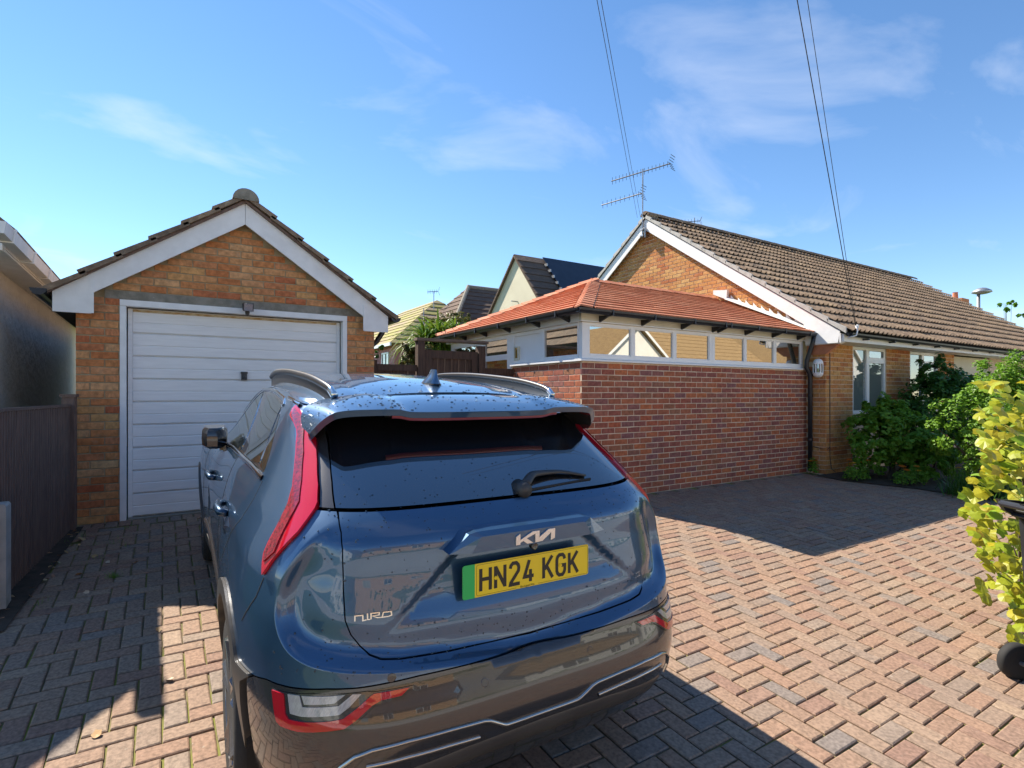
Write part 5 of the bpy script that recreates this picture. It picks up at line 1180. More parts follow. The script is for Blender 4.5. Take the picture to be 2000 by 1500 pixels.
DLO = [(qy(2.88, 1.055), 1.06), (qy(2.60, 1.185), 1.185), (qy(2.3, 1.31), 1.31), (qy(2.1, 1.395), 1.395), (119, 1.452), (110.3, 1.470), (101.6, 1.475), (91.3, 1.462), (86, 1.437), (79.3, 1.382), (71.5, 1.296), (67.5, 1.236), (66.0, 1.203), (76, 1.2), (104.2, 1.172), (133, 1.10)]
creaseX = [(q, z) for z in np.arange(.655, 1.175, .016) for q in np.arange(26, 48, .95)]
region = [(float(p[0]), float(p[1])) for p in CRV] + [(0, 1.165)]
cons = []
for off_ in (-.004, .001, .006, .011, .016, .022, .029, .037, .048):
    Lp = shrink(region, off_)[1:len(CRV) - 2]; Lp = [p for p in Lp if p[0] > .2 and p[1] < 1.16]; seg = []
    gate_poly = np.array([(0, .70)] + [(q, z) for q, z in GATE if q > 0] + [(35.3, 1.3), (0, 1.3)])
    inside_gate = pip(np.array([p[0] + .9 for p in Lp]), np.array([p[1] - .0 for p in Lp]), gate_poly); inside_g2 = pip(np.array([p[0] - .2 for p in Lp]), np.array([p[1] + .008 for p in Lp]), gate_poly)
    for p, g1_, g2_ in zip(Lp, inside_gate, inside_g2):
        if g1_ or g2_:
            if len(seg) > 2: cons.append(seg)
            seg = []
        else: seg.append(p)
    if len(seg) > 2: cons.append(seg)
gL = patch_geo(BODY, [rnd_loop(DLO)], .026, 0, .014, creaseX, .016, None, cons)
def mirror_geo(g):
    vs, faces, ns, be, uv, th = g; f = lambda v: Vector((-v.x, v.y, v.z))
    return ([f(v) for v in vs], [tuple(reversed(t)) for t in faces], [f(n) for n in ns] if ns else None, [(b, a) for a, b in be], [(-q, z) for q, z in uv], th)
body = patch_obj('body', [gL, mirror_geo(gL)], CM['blue'], car)
# dark inner shell closes every gap
rows = []
for z in np.arange(.22, 1.47, .02):
    row = []
    for q in np.arange(-(CQF + 90), CQF + 90.1, 1.5):
        zz = z
        n = snormal(q, zz); row.append(Vector(S(q, zz)) - n * .055)
    rows.append(row)
ish = MB(); keep_rows = rows
nq = len(rows[0]); vv = [p for r in rows for p in r]; ff = []
for i in range(len(rows) - 1):
    for k in range(nq - 1):
        c_ = vv[i * nq + k]
        lim = 1.47 if c_.y < 2.0 else 1.47 - (c_.y - 2.0) * .46
        if abs(c_.x) > .56 and math.hypot(c_.y - AX_R, c_.z - WZ) < .44: continue
        if abs(c_.x) > .56 and math.hypot(c_.y - AX_F, c_.z - WZ) < .44: continue
        if c_.z + .02 < lim: ff.append((i * nq + k, i * nq + k + 1, (i + 1) * nq + k + 1, (i + 1) * nq + k))
ish.add(vv, ff); ish.build('inner_shell', CM['dark'], car, smooth=True)
MB().box(-.60, .60, .30, 4.0, .22, .28).build('underfloor', CM['dark'], car)
# tailgate panel with plate recess
def recess(q, z):
    x = abs(S(q, z)[0]); d = 0
    if .80 < z < 1.06:
        half = .27 + (1.055 - z) * 1.15          # crease runs outwards going down
        k = smooth(0, .05, half - x) * smooth(.81, .93, z) * (1 - smooth(1.045, 1.06, z)); d = -.022 * k
    return d
rexX = [(s_ * q, z) for z in np.arange(.80, 1.09, .012) for q in np.arange(0, 32, 1.0) for s_ in (-1, 1)]
gate = patch_obj('tailgate', [patch_geo(shrink(gate_loop, .0035), [], .02, .001, .016, rexX, .016, recess)], CM['blue'], car)
# rear window, pillar trims
GT = [(35.75, 1.1795), (38.65, 1.2452), (41.3, 1.295), (45.0, 1.3524), (49, 1.40), (52.5, 1.43)]
glass_loop = [(0, 1.1795), (18, 1.1795)] + GT + [(30, 1.432), (0, 1.435)]; glass_loop = glass_loop + [(-q, z) for q, z in reversed(glass_loop) if 0 < q]
patch_obj('rear_window', [patch_geo(glass_loop, [], .035, .001, .012)], CM['glass'], car)
PIL = GT + [(57, 1.425), (53.6, 1.387), (51.1, 1.372), (48.2, 1.352), (44.2, 1.2925), (40.6, 1.228), (38.95, 1.187), (38.9, 1.1795)]
pil_in = [(q + .35, z) for q, z in GT]
PILL = pil_in + PIL[len(GT):]
for L in (PILL, mirror(PILL)): patch_obj('pillar_trim', [patch_geo(L, [], .03, -.001, .010)], CM['gloss'], car)
# lamps
def lamp_bulge(q, z): return .0
for sgn in (1, -1):
    f_ = (lambda L: L) if sgn > 0 else mirror
    lp = patch_obj('tail_lamp', [patch_geo(f_(shrink(LAMP, .002)), [], .02, .011, .022, (), .012)], CM['red'], car)
    patch_obj('led_strip', [patch_geo(f_(LED), [], .02, .0150, .003, (), .012)], CM['dred'], lp)
LOW = [(41.1, .676), (40.36, .629), (39.8, .594), (38.9, .584), (36.0, .585), (32.9, .5945), (29.9, .602), (28.4, .6222), (26.5, .655), (25.5, .664), (22.9, .6655), (21.5, .6876), (26.9, .6895), (27.6, .6935), (34.6, .690), (38.9, .679)]
REDB = [(40.8, .674), (40.1, .629), (39.5, .597), (38.7, .589), (36.0, .5895), (32.9, .599), (30.1, .6065), (28.7, .625), (26.8, .6575), (25.7, .6665), (23.1, .669), (22.1, .6855), (26.7, .6855), (27.2, .680), (28.7, .654), (30.3, .631), (31.9, .6255), (35.5, .617), (37.5, .6155), (38.1, .627), (38.7, .676)]
CLR = [(38.05, .6785), (37.35, .631), (35.6, .630), (30.8, .641), (29.7, .658), (28.3, .689), (29.4, .690), (31.0, .663), (35.7, .654), (36.3, .682)]
CLI = [(36.0, .682), (35.5, .661), (31.6, .669), (30.3, .690)]
for sgn in (1, -1):
    f_ = (lambda L: L) if sgn > 0 else mirror
    lw = patch_obj('bumper_lamp', [patch_geo(f_(LOW), [], .02, .003, .012, (), .012)], CM['gloss'], car)
    patch_obj('reflector', [patch_geo(f_(REDB), [], .02, .0065, .004, (), .010)], CM['red'], lw)
    patch_obj('lens', [patch_geo(f_(CLR), [], .02, .006, .004, (), .010)], CM['clear'], lw)
    patch_obj('lens', [patch_geo(f_(CLI), [], .02, .0055, .003, (), .010)], CM['clear'], lw)
# lower bumper / cladding, gloss black tail, grey flank
CL_R = arch(AX_R, RO, 180 - math.degrees(math.asin((.30 - WZ) / RO)), math.degrees(math.asin((.30 - WZ) / RO)))
BUMP = [(0, .6995)] + [(q, z - .0045) for q, z in SPLIT[1:]] + [(qy(.262, .645), .645), (qy(.25, .56), .56), (qy(.235, .45), .45), (qy(.25, .36), .36), (40, .31), (25, .285), (0, .28)]
gB = patch_geo(BUMP, [shrink(LOW, -.001)], .026, 0, .014, (), .016)
patch_obj('rear_bumper', [gB, mirror_geo(gB)], CM['gloss'], car)
CLAD = [(46.0, .672)] + [(q, z - .004) for q, z in arch_r] + [(qy(y, zc_ - .004), zc_ - .004) for y in (1.3, 1.8, 2.3, 2.8)] + [(q, z - .004) for q, z in arch_f] + [(qy(3.86, .44), .44), (qy(3.80, .36), .36)] + list(reversed(arch(AX_F, RO, 180 + 5, 3))) + [(qy(2.9, .26), .26), (qy(2.3, .25), .25), (qy(1.3, .25), .25)] + list(reversed(arch(AX_R, RO, 180 - 8, -6))) + [(qy(.285, .45), .45), (qy(.30, .56), .56), (qy(.30, .62), .62)]
CLAD = [c_ for i, c_ in enumerate(CLAD)]
try:
    gC = patch_geo(CLAD, [], .03, .010, .03, (), .02); patch_obj('wheel_arch_cladding', [gC], CM['grey'], car); patch_obj('wheel_arch_cladding', [mirror_geo(gC)], CM['grey'], car)
except Exception as e: print('clad', e)
# silver strips of the rear skid trim
def strip_on_skin(name, pts, w_, off, matl, parent, sub=6, th=.006):
    P_ = []
    for i in range(len(pts) - 1):
        for k in range(sub): P_.append(tuple(np.array(pts[i]) * (1 - k / sub) + np.array(pts[i + 1]) * k / sub))
    P_.append(pts[-1]); vs, fs = [], []
    for i, (q, z) in enumerate(P_):
        a, b = np.array(P_[max(i - 1, 0)]), np.array(P_[min(i + 1, len(P_) - 1)]); d = np.array([(b[0] - a[0]) * QM, b[1] - a[1]]); d /= np.linalg.norm(d) + 1e-9; nx, nz_ = -d[1], d[0]
        for s_, o_ in ((-1, 0), (-.8, off), (.8, off), (1, 0)):
            qq, zz = q + nx * s_ * w_ / QM, z + nz_ * s_ * w_; vs.append(Vector(S(qq, zz)) + snormal(qq, zz) * o_)
    for i in range(len(P_) - 1):
        for k in range(3): fs.append((i * 4 + k, i * 4 + k + 1, (i + 1) * 4 + k + 1, (i + 1) * 4 + k))
    m = MB(); m.add(vs, fs); return m.build(name, matl, parent, smooth=True)
TR = [(6.8, .499), (7.6, .505), (9.9, .533), (11, .539), (16, .5445), (22, .5465), (26.5, .541), (28.6, .527), (30.5, .494), (31.5, .455), (31.0, .42)]
strip_on_skin('skid_trim', [(-q, z) for q, z in reversed(TR)] + TR, .0045, .008, CM['silver'], car)
strip_on_skin('skid_strip', [(11.5, .487), (16, .493), (22, .4955), (27.2, .491)], .0055, .006, CM['silver'], car); strip_on_skin('skid_strip', [(-27.2, .491), (-22, .4955), (-16, .493), (-11.5, .487)], .0055, .006, CM['silver'], car)
strip_on_skin('lower_valance', [(-28, .40), (-14, .43), (0, .435), (14, .43), (28, .40)], .035, .004, CM['grey'], car)
# side windows, chrome lines, door gaps, handles
for sgn in (1, -1):
    f_ = (lambda L: L) if sgn > 0 else mirror; fm_ = lambda L: [(sgn * q, z) for q, z in L]
    sf = patch_obj('side_window_frame', [patch_geo(f_(rnd_loop(shrink(DLO, -.002))), [], .03, -.004, .004)], CM['gloss'], car)
    BF, BR = [(116.3, 1.448), (110.2, 1.3475), (106.7, 1.227), (105.8, 1.176)], [(107.9, 1.455), (103.4, 1.367), (101.4, 1.2535), (98.6, 1.187)]
    DV = [(85.5, 1.41), (80.2, 1.304), (76.0, 1.215)]; D2 = [(88.0, 1.41), (83.0, 1.304), (78.6, 1.215)]
    front = [(qy(2.83, 1.08), 1.08), (qy(2.57, 1.185), 1.185), (qy(2.3, 1.295), 1.295), (qy(2.1, 1.38), 1.38), (119, 1.438)] + BF + [(133, 1.112)]
    rear = [(108, 1.455), (101.6, 1.462), (92, 1.45), (88.5, 1.432)] + D2 + [(90, 1.197)] + list(reversed(BR))[:-1]
    quarter = [(85.0, 1.418), (79.2, 1.366), (72.0, 1.29), (68.4, 1.236), (67.2, 1.213), (75.0, 1.21)] + list(reversed(DV))
    for L in (front, rear, quarter): patch_obj('pane', [patch_geo(f_(L), [], .035, -.001, .003)], CM['sideglass'], sf)
    strip_on_skin('belt_trim', fm_([(qy(2.85, 1.05), 1.05), (133, 1.088), (118, 1.135), (104.2, 1.163), (90, 1.184), (76, 1.190), (65.0, 1.193)]), .009, .007, CM['chrome'], car)
    strip_on_skin('roofline_trim', fm_([(64.6, 1.194), (66.2, 1.24), (70.2, 1.3), (78.0, 1.39), (85.2, 1.447), (91.5, 1.472), (101.6, 1.484), (110.3, 1.479), (119, 1.462)][4:]), .006, .005, CM['chrome'], car)
    strip_on_skin('roofline_trim', fm_([(66.2, 1.468), (76, 1.478), (86, 1.480)]), .006, .005, CM['chrome'], car)
    for nm, L in (('door_gap', [(63.7, 1.186), (63.4, 1.125), (66.3, 1.045), (73, .965), (80, .862), (84, .80)]), ('door_gap', [(103.5, 1.16), (104.0, 1.0), (105, .8), (105, .45)]), ('door_gap', [(149, 1.02), (150, .9), (151, .7), (150, .45)]), ('bumper_gap', [(45.3, .972), (46.7, .906), (49.5, .838), (51, .80)])):
        strip_on_skin(nm, fm_(L), .0016, .0010, CM['dark'], car)
    strip_on_skin('flank_trim', fm_([(qy(1.25, .47), .47), (qy(1.9, .46), .46), (qy(2.85, .46), .46)]), .035, .012, CM['gloss'], car)
    for y, z in ((1.10, .985), (2.18, .925)):
        q = qy(y, z); p = Vector(S(q, z)); n = snormal(q, z); m = MB(); u = Vector((0, 1, 0))
        m.tube([p - u * .095 + n * .004, p - u * .08 + n * .028, p + n * .038, p + u * .08 + n * .030, p + u * .10 + n * .004], [.015, .017, .016, .017, .015], 10); m.build('door_handle', CM['blue'], car, smooth=True)
    m = MB(); sx = -sgn; mir = [(.905, 2.22), (.93, 2.30), (.925, 2.42), (.88, 2.47), (.80, 2.46), (.785, 2.38), (.80, 2.27), (.85, 2.215)]
    lay_ = [(.72, 1.075), (1, 1.095), (1.04, 1.14), (1, 1.185), (.80, 1.205)]
    m.grid([[Vector((sx * (.855 + (a - .855) * k), 2.34 + (b - 2.34) * k, z)) for a, b in mir + mir[:1]] for k, z in lay_]); m.add([Vector((sx * (.855 + (a - .855) * .8), 2.34 + (b - 2.34) * .8, 1.205)) for a, b in mir], [tuple(range(8))]); m.add([Vector((sx * (.855 + (a - .855) * .72), 2.34 + (b - 2.34) * .72, 1.075)) for a, b in mir], [tuple(range(8))])
    mo = m.build('door_mirror', CM['gloss'], car, smooth=True, auto=50); MB().box(min(sx * .74, sx * .83), max(sx * .74, sx * .83), 2.36, 2.44, 1.05, 1.09).build('mirror_stalk', CM['gloss'], mo)
# roof, windscreen, bonnet
zr_ = pchip([.60, .9, 1.2, 1.6, 2.0, 2.3], [1.515, 1.552, 1.570, 1.577, 1.566, 1.535]); zt_ = pchip([.60, .85, 1.0, 1.2, 1.5, 1.8, 2.05, 2.3], [1.462, 1.482, 1.494, 1.50, 1.497, 1.478, 1.435, 1.35])
us = np.linspace(-1, 1, 49)
def roof_pt(y, u):
    zt = zt_(y); xe = abs(S(qy(y, zt), zt)[0]) + .002; a = abs(u); zc = zr_(y); z = zt + (zc - zt) * (1 - a ** 2.6) + .007 * (smooth(.60, .68, a) - smooth(.80, .95, a)) * 1.0
    return Vector((xe * u, y, z))
def grid_obj(name, rows, matl, parent):
    m = MB(); m.grid(rows); return m.build(name, matl, parent, smooth=True)
grid_obj('roof', [[roof_pt(y, u) for u in us] for y in np.linspace(.655, 2.3, 30)], CM['blue'], car)
def lerp_rows(a, b, n, bulge): return [[a[k].lerp(b[k], t) + Vector((0, .3, 1)).normalized() * bulge * 4 * t * (1 - t) for k in range(len(a))] for t in np.linspace(0, 1, n)]
ra = [roof_pt(2.3, u) for u in us]; cw = [Vector((.70 * u, 3.28 - .16 * u * u, 1.035 - .03 * u * u)) for u in us]; grid_obj('windscreen', lerp_rows(ra, cw, 10, .03), CM['glass'], car)
fb_ = [Vector((.80 * u, 4.05 - .35 * abs(u) ** 2.5, .82)) for u in us]; cw2 = [Vector((.74 * u, 3.24 - .2 * u * u, 1.02 - .03 * u * u)) for u in us]; grid_obj('bonnet', lerp_rows(cw2, fb_, 10, .05), CM['blue'], car)
for sx in (1, -1): grid_obj('front_pillar', [[Vector((sx * a, y, z)), Vector((sx * (a - .05), y, z + .01))] for a, y, z in ((.625, 2.28, 1.37), (.655, 2.6, 1.22), (.70, 2.9, 1.09), (.73, 3.1, 1.02))], CM['blue'], car)
# spoiler
ep = [(-.650, .470, 1.386), (-.640, .440, 1.408), (-.610, .405, 1.448), (-.575, .378, 1.472), (-.50, .366, 1.480), (-.40, .362, 1.481), (-.355, .360, 1.480), (-.295, .359, 1.470), (-.15, .357, 1.468), (0, .356, 1.468)]
rp_ = [(-.657, .56, 1.400), (-.655, .60, 1.425), (-.640, .64, 1.460), (-.60, .655, 1.487), (-.50, .655, 1.508), (-.40, .655, 1.520), (-.355, .655, 1.518), (-.295, .655, 1.513), (-.15, .655, 1.518), (0, .655, 1.519)]
ep = ep + [(-x, y, z) for x, y, z in reversed(ep[:-1])]; rp_ = rp_ + [(-x, y, z) for x, y, z in reversed(rp_[:-1])]
def respline(P_, n):
    P_ = np.array(P_); L = np.concatenate([[0], np.cumsum(np.linalg.norm(np.diff(P_, axis=0), axis=1))]); fs_ = [pchip(list(L), list(P_[:, i])) for i in range(3)]; return [Vector([f(t) for f in fs_]) for t in np.linspace(0, L[-1], n)]
# keep node correspondence: resample both by node index
def byidx(P_, m): out = []; return [Vector([pchip(list(range(len(P_))), [p[i] for p in P_])(t) for i in range(3)]) for t in np.linspace(0, len(P_) - 1, m)]
E_ = byidx(ep, 91); RT = byidx(rp_, 91)
tops = []
for t in (0, .25, .5, .75, .93, 1):
    row = []
    for a, b in zip(RT, E_):
        p = a.lerp(b, t); p.z += .012 * 4 * t * (1 - t) * max(0, 1 - (abs(p.x) / .64) ** 4); row.append(p)
    tops.append(row)
spo = grid_obj('spoiler', tops, CM['blue'], car)
edge = [E_, [Vector((p.x * .997, p.y + .002, p.z - .004)) for p in E_], [Vector((p.x * .985, p.y + .010, p.z - .024)) for p in E_]]; grid_obj('spoiler_edge', edge, CM['blue'], spo)
und = [edge[2], [Vector((p.x * .975, p.y + .07, p.z - .028)) for p in E_], [Vector((p.x * .96, max(p.y + .22, .60), p.z - .035)) for p in E_]]; grid_obj('spoiler_underside', und, CM['gloss'], spo)
k0, k1 = 27, 64
grid_obj('high_brake_lamp', [[Vector((p.x, p.y + .002, p.z - .001)) for p in edge[2][k0:k1]], [Vector((p.x, p.y + .005, p.z - .011)) for p in edge[2][k0:k1]], [Vector((p.x, p.y + .02, p.z - .011)) for p in edge[2][k0:k1]]], CM['brake'], spo)
patch_obj('roof_corner', [patch_geo([(48, 1.375), (52, 1.372), (55, 1.385), (63, 1.435), (68, 1.462), (80, 1.478), (80, 1.497), (62, 1.497), (50, 1.45)], [], .03, -.006, .004)], CM['blue'], car); patch_obj('roof_corner', [patch_geo(mirror([(48, 1.375), (52, 1.372), (55, 1.385), (63, 1.435), (68, 1.462), (80, 1.478), (80, 1.497), (62, 1.497), (50, 1.45)]), [], .03, -.006, .004)], CM['blue'], car)
# roof seam lines
for yy in (.665,):
    m = MB(); m.tube([roof_pt(yy, u) + Vector((0, 0, .0008)) for u in us], .0018, 5); m.build('roof_seam', CM['dark'], car)
# rails
for sx in (-1, 1):
    pth = [(.525, .625, 1.512), (.532, .68, 1.538), (.540, .80, 1.556), (.547, 1.05, 1.573), (.55, 1.5, 1.580), (.548, 1.95, 1.567), (.54, 2.2, 1.542), (.535, 2.3, 1.525)]; P_ = byidx(pth, 40)
    m = MB(); m.tube([(sx * p.x, p.y, p.z) for p in P_], .013, 10, ry=.016); ro = m.build('roof_rail', CM['rail'], car, smooth=True)
    m = MB(); m.tube([(sx * p.x, p.y - .001, p.z + .001) for p in P_[:6]], .0145, 10, ry=.0165); m.build('rail_end', CM['chrome'], ro, smooth=True)
    m = MB()
    low = [Vector((sx * p.x, p.y, p.z)) for p in P_]; m.grid([low, [Vector((sx * p.x, p.y, roof_pt(min(max(p.y, .66), 2.29), p.x / .64).z - .01)) for p in P_]]); m.build('rail_skirt', CM['rail'], ro, smooth=True)
# shark fin aerial
m = MB(); rows = []
for t, wd in ((0, .036), (.25, .030), (.5, .018), (.75, .010), (1, .005)):
    y0, y1 = .825 + .02 * t, 1.02 - .115 * t ** .7; zb = zr_(.9) - .004 + .075 * t; ring = []
    for k in range(17):
        a = 6.283 * k / 16; ring.append(Vector((math.cos(a) * wd, (y0 + y1) / 2 + math.sin(a) * (y1 - y0) / 2 * (1 if True else 1), zb + (.008 if t == 0 else 0) * 0)))
    rows.append(ring)
m.grid(rows); m.add(rows[-1][:16], [tuple(range(16))]); fo_ = m.build('fin_aerial', CM['blue'], car, smooth=True); 
m = MB(); m.grid([[Vector((math.cos(6.283 * k / 16) * w2, .9225 + math.sin(6.283 * k / 16) * l2, zr_(.9) - .002 + h)) for k in range(17)] for w2, l2, h in ((.041, .105, 0), (.039, .102, .006))]); m.build('fin_base', CM['dark'], fo_, smooth=True)
# handle garnish above the plate, emblem, camera, lettering, plate
gp = [(-.318, 1.052), (-.250, 1.108), (-.222, 1.114), (.222, 1.114), (.250, 1.108), (.318, 1.052), (.245, 1.047), (-.245, 1.047)]
m = MB(); m.prism(gp, 'y', -.046, .03)
def ring_g(k, y, dz=0): return [Vector((x * k, y, 1.082 + (z - 1.082) * (k if dz == 0 else dz))) for x, z in gp]
m = MB(); g0, g1, g2 = [Vector((x, .03, z)) for x, z in gp], [Vector((x, -.036, z)) for x, z in gp], None
inn = [(-.245, 1.0505), (-.214, 1.098), (-.205, 1.100), (.205, 1.100), (.214, 1.098), (.245, 1.0505), (.235, 1.0495), (-.235, 1.0495)]; g2 = [Vector((x, -.052, z)) for x, z in inn]
m.grid([g0 + g0[:1], g1 + g1[:1], g2 + g2[:1]]); m.add(g2, [tuple(range(8))]); garn = m.build('handle_garnish', CM['blue'], gate)
KIA = [[(-.083, 1.0835), (-.067, 1.0925), (-.066, 1.071), (-.017, 1.0945), (.0105, 1.0945), (.0115, 1.0555), (-.005, 1.0555), (-.006, 1.086), (-.041, 1.074), (-.014, 1.0555), (-.038, 1.0555), (-.0545, 1.067), (-.066, 1.0615), (-.066, 1.0555), (-.082, 1.0555)], [(.0115, 1.0715), (.049, 1.0945), (.0765, 1.0945), (.0765, 1.0605), (.060, 1.0545), (.060, 1.0825), (.024, 1.0565), (.0115, 1.0565)]]
m = MB()
for L in KIA: m.prism(L, 'y', -.0575, -.0518)
m.build('emblem', CM['emblem'], garn)
m = MB(); m.lathe([(.013, -.03), (.013, -.047), (.010, -.050), (.0, -.048)], (0, 0, 1.038), 'y', 14); m.build('reversing_camera', CM['gloss'], gate)
def ribbon(mb, pts, w_, place, closed=False):
    """flat mitred stroke; place(u,v)->Vector on the surface and its normal"""
    P_ = [np.array(p, float) for p in pts]; n = len(P_); Lr = []
    for i in range(n):
        if closed: a, b = P_[i] - P_[i - 1], P_[(i + 1) % n] - P_[i]
        else: a = P_[i] - P_[i - 1] if i > 0 else P_[1] - P_[0]; b = P_[i + 1] - P_[i] if i < n - 1 else a
        a, b = a / (np.linalg.norm(a) + 1e-9), b / (np.linalg.norm(b) + 1e-9); t = a + b; t /= np.linalg.norm(t) + 1e-9; nn = np.array([-t[1], t[0]]); k = w_ / 2 / max(nn.dot(np.array([-a[1], a[0]])), .5); Lr.append((P_[i] + nn * k, P_[i] - nn * k))
    vs = [place(*p) for lr in Lr for p in lr]; m_ = n if closed else n - 1
    mb.add(vs, [(2 * i, 2 * i + 1, (2 * i + 3) % (2 * n), (2 * i + 2) % (2 * n)) for i in range(m_)])
NIRO = [[(30.21, .8699), (30.25, .8850), (29.17, .8861), (29.10, .8707), (28.60, .8726)], [(28.53, .8903), (28.45, .8730), (28.10, .8730)], [(27.98, .8728), (28.02, .8895), (26.87, .8896), (26.85, .8832), (27.80, .8820), (27.10, .8758), (26.50, .8756)], [(26.27, .8890), (25.14, .8888), (25.08, .8780), (25.59, .8757), (26.44, .8756)]]
m = MB()
for i, L in enumerate(NIRO): ribbon(m, [(q * QM, z) for q, z in L], .0032, lambda u, v: Vector(S(u / QM, v)) + snormal(u / QM, v) * (.0045), closed=(i == 3))
m.build('lettering', CM['emblem'], gate, fix=False)
pl = bpy.data.objects.new('number_plate', None); link(pl, gate); pl.location = (0, 0, 0); ORG[pl.name] = Vector((0, 0, 0))
tl_ = R(3.5)
def PP(u, v, h=0):      # plate coordinates: u right, v up from its centre, h out
    return Vector((u, -.018 - h + v * math.tan(tl_), .9435 + v))
def rrect(u0, u1, v0, v1, r, n=4):
    out = []
    for cx_, cy_, a0 in ((u1 - r, v1 - r, 0), (u0 + r, v1 - r, 90), (u0 + r, v0 + r, 180), (u1 - r, v0 + r, 270)):
        for k in range(n + 1): out.append((cx_ + r * math.cos(R(a0 + 90 * k / n)), cy_ + r * math.sin(R(a0 + 90 * k / n))))
    return out
def plate_slab(name, loop, h0, h1, matl):
    n = len(loop); m = MB(); m.add([PP(u, v, h0) for u, v in loop] + [PP(u, v, h1) for u, v in loop], [tuple(range(n, 2 * n))] + [(i, (i + 1) % n, n + (i + 1) % n, n + i) for i in range(n)]); return m.build(name, matl, pl)
plate_slab('plate_blank', rrect(-.26, .26, -.0555, .0555, .008), 0, .003, CM['plate'])
gl_ = [(u, v) for u, v in rrect(-.2602, -.15, -.0557, .0557, .008) if u < -.2155] + [(-.2155, -.0557), (-.2155, .0557)]
gl_ = [(-.2155, .0557)] + [p for p in rrect(-.2602, -.15, -.0557, .0557, .008) if p[0] < -.22] + [(-.2155, -.0557)]
plate_slab('green_flash', gl_, .001, .0034, CM['green'])
GLY = {'H': [[(0, 0), (0, 79)], [(43, 0), (43, 79)], [(0, 41), (43, 41)]], 'N': [[(0, 0), (0, 79)], [(43, 0), (43, 79)], [(0, 76), (43, 3)]], '2': [[(1, 60), (4, 70), (13, 78), (30, 78), (39, 70), (42, 60), (40, 48), (4, 8), (2, 1), (47, 1)]], '4': [[(32, 0), (32, 45)], [(26, 80), (2, 20), (48, 20)]], 'K': [[(0, 0), (0, 79)], [(44, 81), (4, 33)], [(14, 47), (46, -2)]], 'G': [[(42, 60), (39, 71), (31, 78), (14, 78), (5, 71), (1, 60), (1, 18), (5, 8), (14, 1), (31, 1), (39, 8), (43, 18), (43, 37), (24, 37)]]}
m = MB(); x = -.2005; dz = 0
for ch in 'HN24 KGK':
    if ch == ' ': x += .026; continue
    for i, L in enumerate(GLY[ch]):
        dz += .00004; hh = .0036 + dz
        ribbon(m, [(x + .007 + u * .00084, -.0375 + v * .00094) for u, v in L], .0125, lambda u, v, hh=hh: PP(u, v, hh))
    x += .0565
m.build('registration', CM['ink'], pl, fix=False)
m = MB(); bl = rrect(-.209, .2565, -.051, .051, .006)
i0 = [p for p in bl]; ribbon(m, i0, .0011, lambda u, v: PP(u, v, .0034), closed=True); m.build('border_line', CM['ink'], pl, fix=False)
MB().add([PP(-.055, -.0535, .0036), PP(.035, -.0535, .0036), PP(.035, -.0490, .0036), PP(-.055, -.0490, .0036)], [(0, 1, 2, 3)]).build('border_break', CM['plate'], pl, fix=False)
fcv = bpy.data.curves.new('dealer_text', 'FONT'); fcv.body = 'Birchgypd Kia'; fcv.size = .0105; fcv.align_x = 'CENTER'; fo = bpy.data.objects.new('dealer_text', fcv); col.objects.link(fo); bpy.context.view_layer.update()
tm = bpy.data.meshes.new_from_object(fo.evaluated_get(bpy.context.evaluated_depsgraph_get())); bpy.data.objects.remove(fo)
for v in tm.vertices: v.co = PP(v.co.x - .010, v.co.y - .0535, .0042)
tm.materials.clear(); obj('dealer_text', tm, CM['ink'], pl)
for u in (-.137, .131):
    m = MB(); c_ = PP(u, -.002, .003); m.lathe([(.0065, .0), (.0065, -.003), (.004, -.0045), (0, -.0048)], c_, 'y', 12); m.build('plate_screw', CM['plate'], pl)
# wiper
wp_ = [Vector(S(-4.0, 1.205)) + Vector((0, -.03, .01)), Vector(S(-9, 1.232)) + Vector((0, -.028, .008)), Vector(S(-16, 1.234)) + Vector((0, -.022, .004)), Vector(S(-23.5, 1.216)) + Vector((0, -.014, 0))]
m = MB(); m.tube(byidx(wp_, 16), [.022 - .0009 * k for k in range(16)], 8, ry=[.014 - .0006 * k for k in range(16)]); m.lathe([(.026, -.045), (.030, -.02), (.032, .02)], Vector(S(-3.2, 1.196)), 'y', 14); wo_ = m.build('rear_wiper', mat('wiper_plastic', (.035, .033, .032), (.05, .046, .044), rough=.5), car, smooth=True)
m = MB(); m.tube([Vector(S(-5.5, 1.190)) + Vector((0, -.006, 0)), Vector(S(-24, 1.202)) + Vector((0, -.006, 0))], .005, 6); m.build('wiper_blade', CM['tyre'], wo_)
# sensors
for q, z in ((10.5, .645), (-10.5, .645), (24.5, .72)):
    p, n = Vector(S(q, z)), snormal(q, z); mt = n.to_track_quat('Z', 'Y').to_matrix(); m = MB(); m.lathe([(.0135, -.002), (.0135, .0008), (.012, .0015), (0, .0015)], p, 'z', 16, mt); m.build('parking_sensor', CM['gloss'], car)
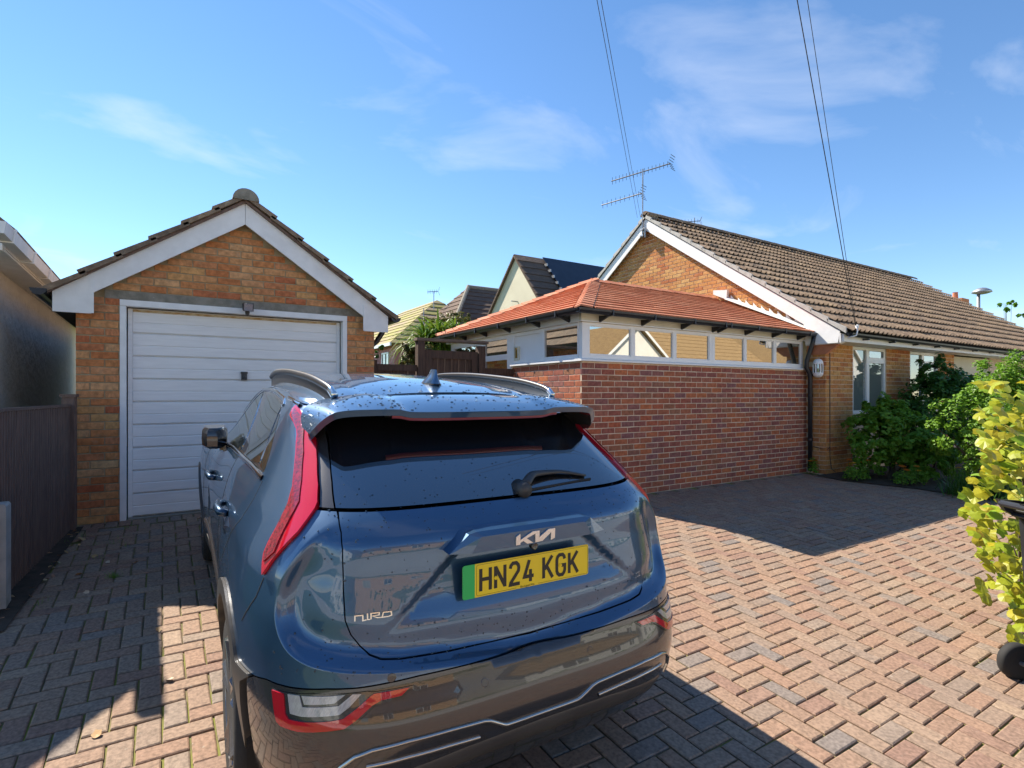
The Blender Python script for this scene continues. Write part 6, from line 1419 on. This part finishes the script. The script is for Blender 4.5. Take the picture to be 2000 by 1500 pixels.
# wheels
def wheel(sx, y):
    c_ = Vector((sx * .785, y, WZ)); w_ = bpy.data.objects.new('wheel', None); link(w_, car); ORG[w_.name] = Vector((0, 0, 0))
    MB().lathe([(.235, -.100), (.285, -.108), (.318, -.100), (.333, -.075), (.335, -.03), (.335, .03), (.333, .075), (.318, .100), (.285, .108), (.235, .100)], c_, 'x', 48).build('tyre', CM['tyre'], w_, smooth=True)
    m = MB(); m.lathe([(.238, sx * .098), (.230, sx * .102), (.222, sx * .085), (.215, sx * .02), (.215, -sx * .09)], c_, 'x', 40)
    for k in range(5):
        for d in (-.16, .16):
            a = 6.283 * k / 5 + d; e = Vector((0, math.cos(a), math.sin(a))); a2 = 6.283 * k / 5 + d * .4; e2 = Vector((0, math.cos(a2), math.sin(a2)))
            m.tube([c_ + e2 * .05 + Vector((sx * .07, 0, 0)), c_ + e * .15 + Vector((sx * .085, 0, 0)), c_ + e * .226 + Vector((sx * .09, 0, 0))], [.030, .020, .024], 6)
    m.lathe([(.055, sx * .05), (.055, sx * .085), (.045, sx * .09)], c_, 'x', 20); m.build('rim', CM['alloy'], w_, smooth=True, auto=40)
    MB().lathe([(.16, sx * .01), (.16, sx * .03)], c_, 'x', 28).build('brake_disc', M['steel'], w_)
for sx in (-1, 1):
    for y in (AX_R, AX_F): wheel(sx, y)
for sx in (-1, 1):
    for cy in (AX_R, AX_F):
        m = MB(); m.grid([[Vector((sx * x, cy + math.cos(R(a)) * .42, WZ + math.sin(R(a)) * .42)) for a in range(-10, 191, 10)] for x in (.55, .865)]); m.build('wheel_liner', CM['dark'], car)
# rain beads on the paint and glass
M['bead'] = mat('rain_bead', (.02, .035, .055), (.035, .055, .08), rough=.06, spec=.6)
bd_ = MB(); HB = [(1, 0), (.75, .42), (.35, .62)]
def bead(p, n, r):
    mt = n.to_track_quat('Z', 'Y').to_matrix(); vs = []; sx_, sy_ = random.uniform(.7, 1.3), random.uniform(.7, 1.3)
    for rr, hh in HB:
        for k in range(6): vs.append(p + mt @ Vector((math.cos(k * 1.047) * rr * r * sx_, math.sin(k * 1.047) * rr * r * sy_, hh * r * .55)))
    bd_.add(vs, [(i * 6 + k, i * 6 + (k + 1) % 6, (i + 1) * 6 + (k + 1) % 6, (i + 1) * 6 + k) for i in range(2) for k in range(6)] + [tuple(12 + k for k in range(6))])
for _ in range(900):
    q, z = random.uniform(-34, 42), random.uniform(.72, 1.30)
    if .82 < z < 1.06 and random.random() < .7: continue
    if abs(q) < 17 and .85 < z < 1.12: continue
    if z > 1.19 and (random.random() < .35 or abs(q) > 38): continue
    if 36 < abs(q) < 47 and z > 1.0 and random.random() < .5: continue
    p, n = Vector(S(q, z)), snormal(q, z); bead(p + n * .0012, n, random.choice((.0016, .002, .0024, .003, .0036)))
for _ in range(420):
    y, u = .36 + abs(random.gauss(0, .28)), random.uniform(-.95, .95)
    if y < .66:
        k = int((u + 1) / 2 * 90); t = (.655 - y) / .3; p = RT[k].lerp(E_[k], min(max(t, 0), .98)); p.z += .012 * 4 * t * (1 - t) * max(0, 1 - (abs(p.x) / .64) ** 4); n = Vector((0, -.18, 1)).normalized()
    else:
        if y > 1.4: continue
        p = roof_pt(y, u); n = Vector((u * .25, -.06, 1)).normalized()
    bead(p + n * .0005, n, random.choice((.0025, .003, .004, .005, .006)))
bd_.build('rain_beads', M['bead'], car, kind='stuff', smooth=True, fix=False)
# a little of the cabin: seats and wheel behind the dark glass
for sx in (-.36, .36):
    m = MB(); m.box(sx - .24, sx + .24, 1.9, 2.4, .45, .62); m.box(sx - .23, sx + .23, 1.78, 1.92, .6, 1.18); m.box(sx - .12, sx + .12, 1.76, 1.86, 1.20, 1.38); m.build('seat', CM['dark'], car)
